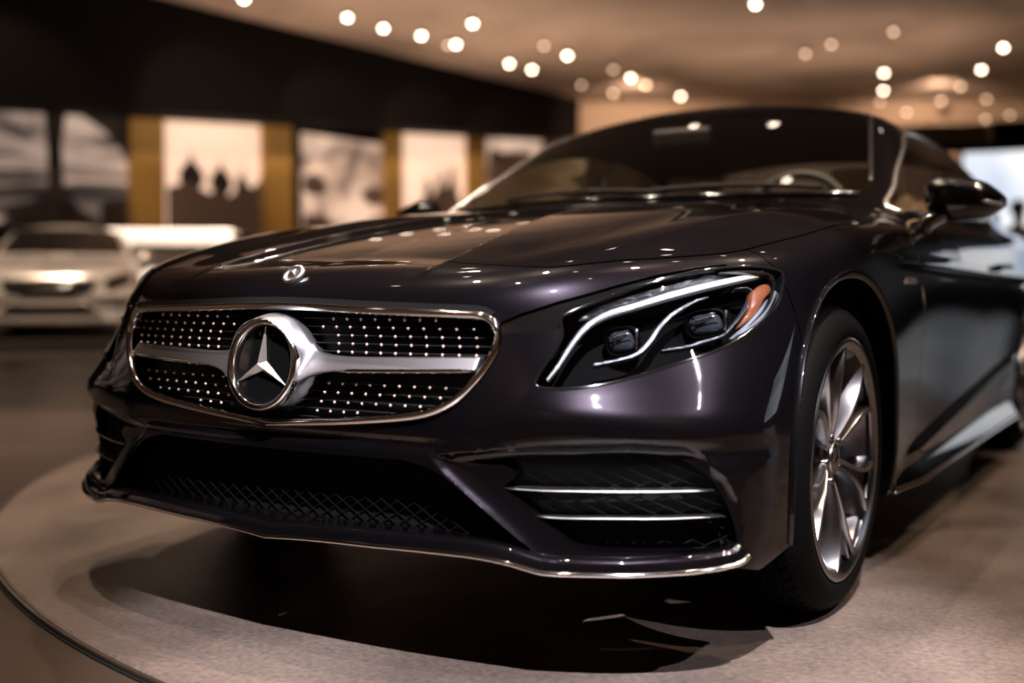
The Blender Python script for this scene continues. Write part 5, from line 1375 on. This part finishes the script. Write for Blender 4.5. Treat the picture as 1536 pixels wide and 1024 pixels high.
# visitor
M['skin'] = mat('skin', (.55, .28, .17), .5); M['hair'] = mat('brown_hair', (.16, .055, .025), .5); M['shirt'] = mat('white_shirt', (.75, .72, .70), .7); M['trous'] = mat('dark_trousers', (.02, .02, .025), .7)
def person(loc, rz):
    import bmesh
    me = bpy.data.meshes.new('body'); J = {}
    pts = dict(pel=(0, 0, .93, .13), wai=(0, 0, 1.08, .12), che=(0, 0, 1.28, .145), neck=(0, 0, 1.43, .06), nk2=(0, -.01, 1.50, .055), hd0=(0, -.02, 1.58, .075), hd1=(0, -.01, 1.66, .082),
        shL=(.17, 0, 1.38, .065), elL=(.23, .02, 1.12, .045), wrL=(.24, -.06, .88, .032), hnL=(.24, -.09, .80, .03), shR=(-.17, 0, 1.38, .065), elR=(-.23, .02, 1.12, .045), wrR=(-.24, -.05, .88, .032), hnR=(-.24, -.08, .80, .03),
        hpL=(.09, 0, .88, .095), knL=(.10, -.02, .50, .062), anL=(.10, .02, .09, .042), toL=(.11, -.14, .035, .035), hpR=(-.09, 0, .88, .095), knR=(-.10, -.01, .50, .062), anR=(-.10, .03, .09, .042), toR=(-.11, -.13, .035, .035))
    names = list(pts); ed = [('pel', 'wai'), ('wai', 'che'), ('che', 'neck'), ('neck', 'nk2'), ('nk2', 'hd0'), ('hd0', 'hd1'), ('che', 'shL'), ('shL', 'elL'), ('elL', 'wrL'), ('wrL', 'hnL'), ('che', 'shR'), ('shR', 'elR'), ('elR', 'wrR'), ('wrR', 'hnR'), ('pel', 'hpL'), ('hpL', 'knL'), ('knL', 'anL'), ('anL', 'toL'), ('pel', 'hpR'), ('hpR', 'knR'), ('knR', 'anR'), ('anR', 'toR')]
    me.from_pydata([pts[k][:3] for k in names], [(names.index(a), names.index(b)) for a, b in ed], [])
    o = bpy.data.objects.new('person', me); COL.objects.link(o)
    sk = o.modifiers.new('skin', 'SKIN'); sk.use_smooth_shade = True
    for i, k in enumerate(names):
        v = me.skin_vertices[0].data[i]; v.radius = (pts[k][3], pts[k][3]); v.use_root = (i == 0)
    sb = o.modifiers.new('sub', 'SUBSURF'); sb.levels = 2; sb.render_levels = 2
    dg = bpy.context.evaluated_depsgraph_get(); m2 = bpy.data.meshes.new_from_object(o.evaluated_get(dg)); bpy.data.objects.remove(o)
    m2.materials.clear()
    for k in ('skin', 'shirt', 'trous'): m2.materials.append(M[k])
    for p in m2.polygons:
        z = p.center.z; x = abs(p.center.x)
        p.material_index = 0 if (z > 1.445 or (x > .19 and z < .90 and z > .7)) else (2 if z < .97 else 1)
    o = link('person', m2); o.location = loc; o.rotation_euler = (0, 0, rz)
    tag(o, 'standing visitor with brown hair and white top before the glowing screen', 'person')
    V, F = lathe([(-.10, .0), (-.085, .045), (-.05, .078), (0, .095), (.05, .088), (.085, .055), (.10, .0)], 20, 'z')
    V = [(v[0], v[1]+.018+(.02 if v[2] < 0 else 0), v[2]+1.665) for v in V]
    h = make('hair', V, F, M['hair'], o)
    for s_ in (1, -1):
        V, F = lathe([(-.018, .0), (-.012, .008), (.0, .011), (.012, .008), (.018, 0)], 8, 'z'); make('ear', [(v[0]*.6+s_*.084, v[1]-.01, v[2]+1.62) for v in V], F, M['skin'], o)
    V, F = lathe([(-.02, 0), (-.014, .014), (.0, .009), (.02, 0)], 8, 'z'); make('nose', [(v[0], v[1]-.098, v[2]+1.60) for v in V], F, M['skin'], o)
    return o
vx, vy = at(1524, 13.2); 
pz = zat(302, 13.2); person((vx, vy, -.014), YAW+2.4)
for k, (r0_, d0__, r1_, d1__) in enumerate(((-11.5, 5.6, -12.4, 13.4), (-11.0, .6, -11.4, 4.6))):  # added glowing panels, unseen, for bright reflections in lamp and louvre
    a_ = Vector((*plan(r0_, d0__), 0)); c_ = Vector((*plan(r1_, d1__), 0)); L_ = (c_-a_).length
    b = MB(); b.box((L_/2, 0, 2.5), (L_/2, .05, 1.9)); b.box((L_/2, 0, .30), (.2, .05, .31)); o = b.build('wall_picture', PM['storm'], None, False); o.location = (a_.x, a_.y, -.012); o.rotation_euler = (0, 0, math.atan2(c_.y-a_.y, c_.x-a_.x))
    tag(o, 'free-standing backlit mural, out of the frame to the left', 'picture', 'murals out of the frame')
# ---- world, camera
w = bpy.data.worlds.new('World'); bpy.context.scene.world = w; w.use_nodes = True
w.node_tree.nodes['Background'].inputs['Color'].default_value = (1.0, .70, .48, 1); w.node_tree.nodes['Background'].inputs['Strength'].default_value = .02
cam = bpy.data.cameras.new('camera'); co = bpy.data.objects.new('camera', cam); COL.objects.link(co)
co.location = (CX, CY, CZ); cam.sensor_width = 36; cam.lens = FPX/1536*36
co.rotation_euler = (PI/2+PIT, 0, YAW)
cam.dof.use_dof = True; cam.dof.focus_distance = 2.24; cam.dof.aperture_fstop = 1.2; cam.clip_start = .05
sc = bpy.context.scene; sc.camera = co
sc.view_settings.view_transform = 'Standard'; sc.view_settings.look = 'None'; sc.view_settings.gamma = 1; sc.view_settings.exposure = 0.0
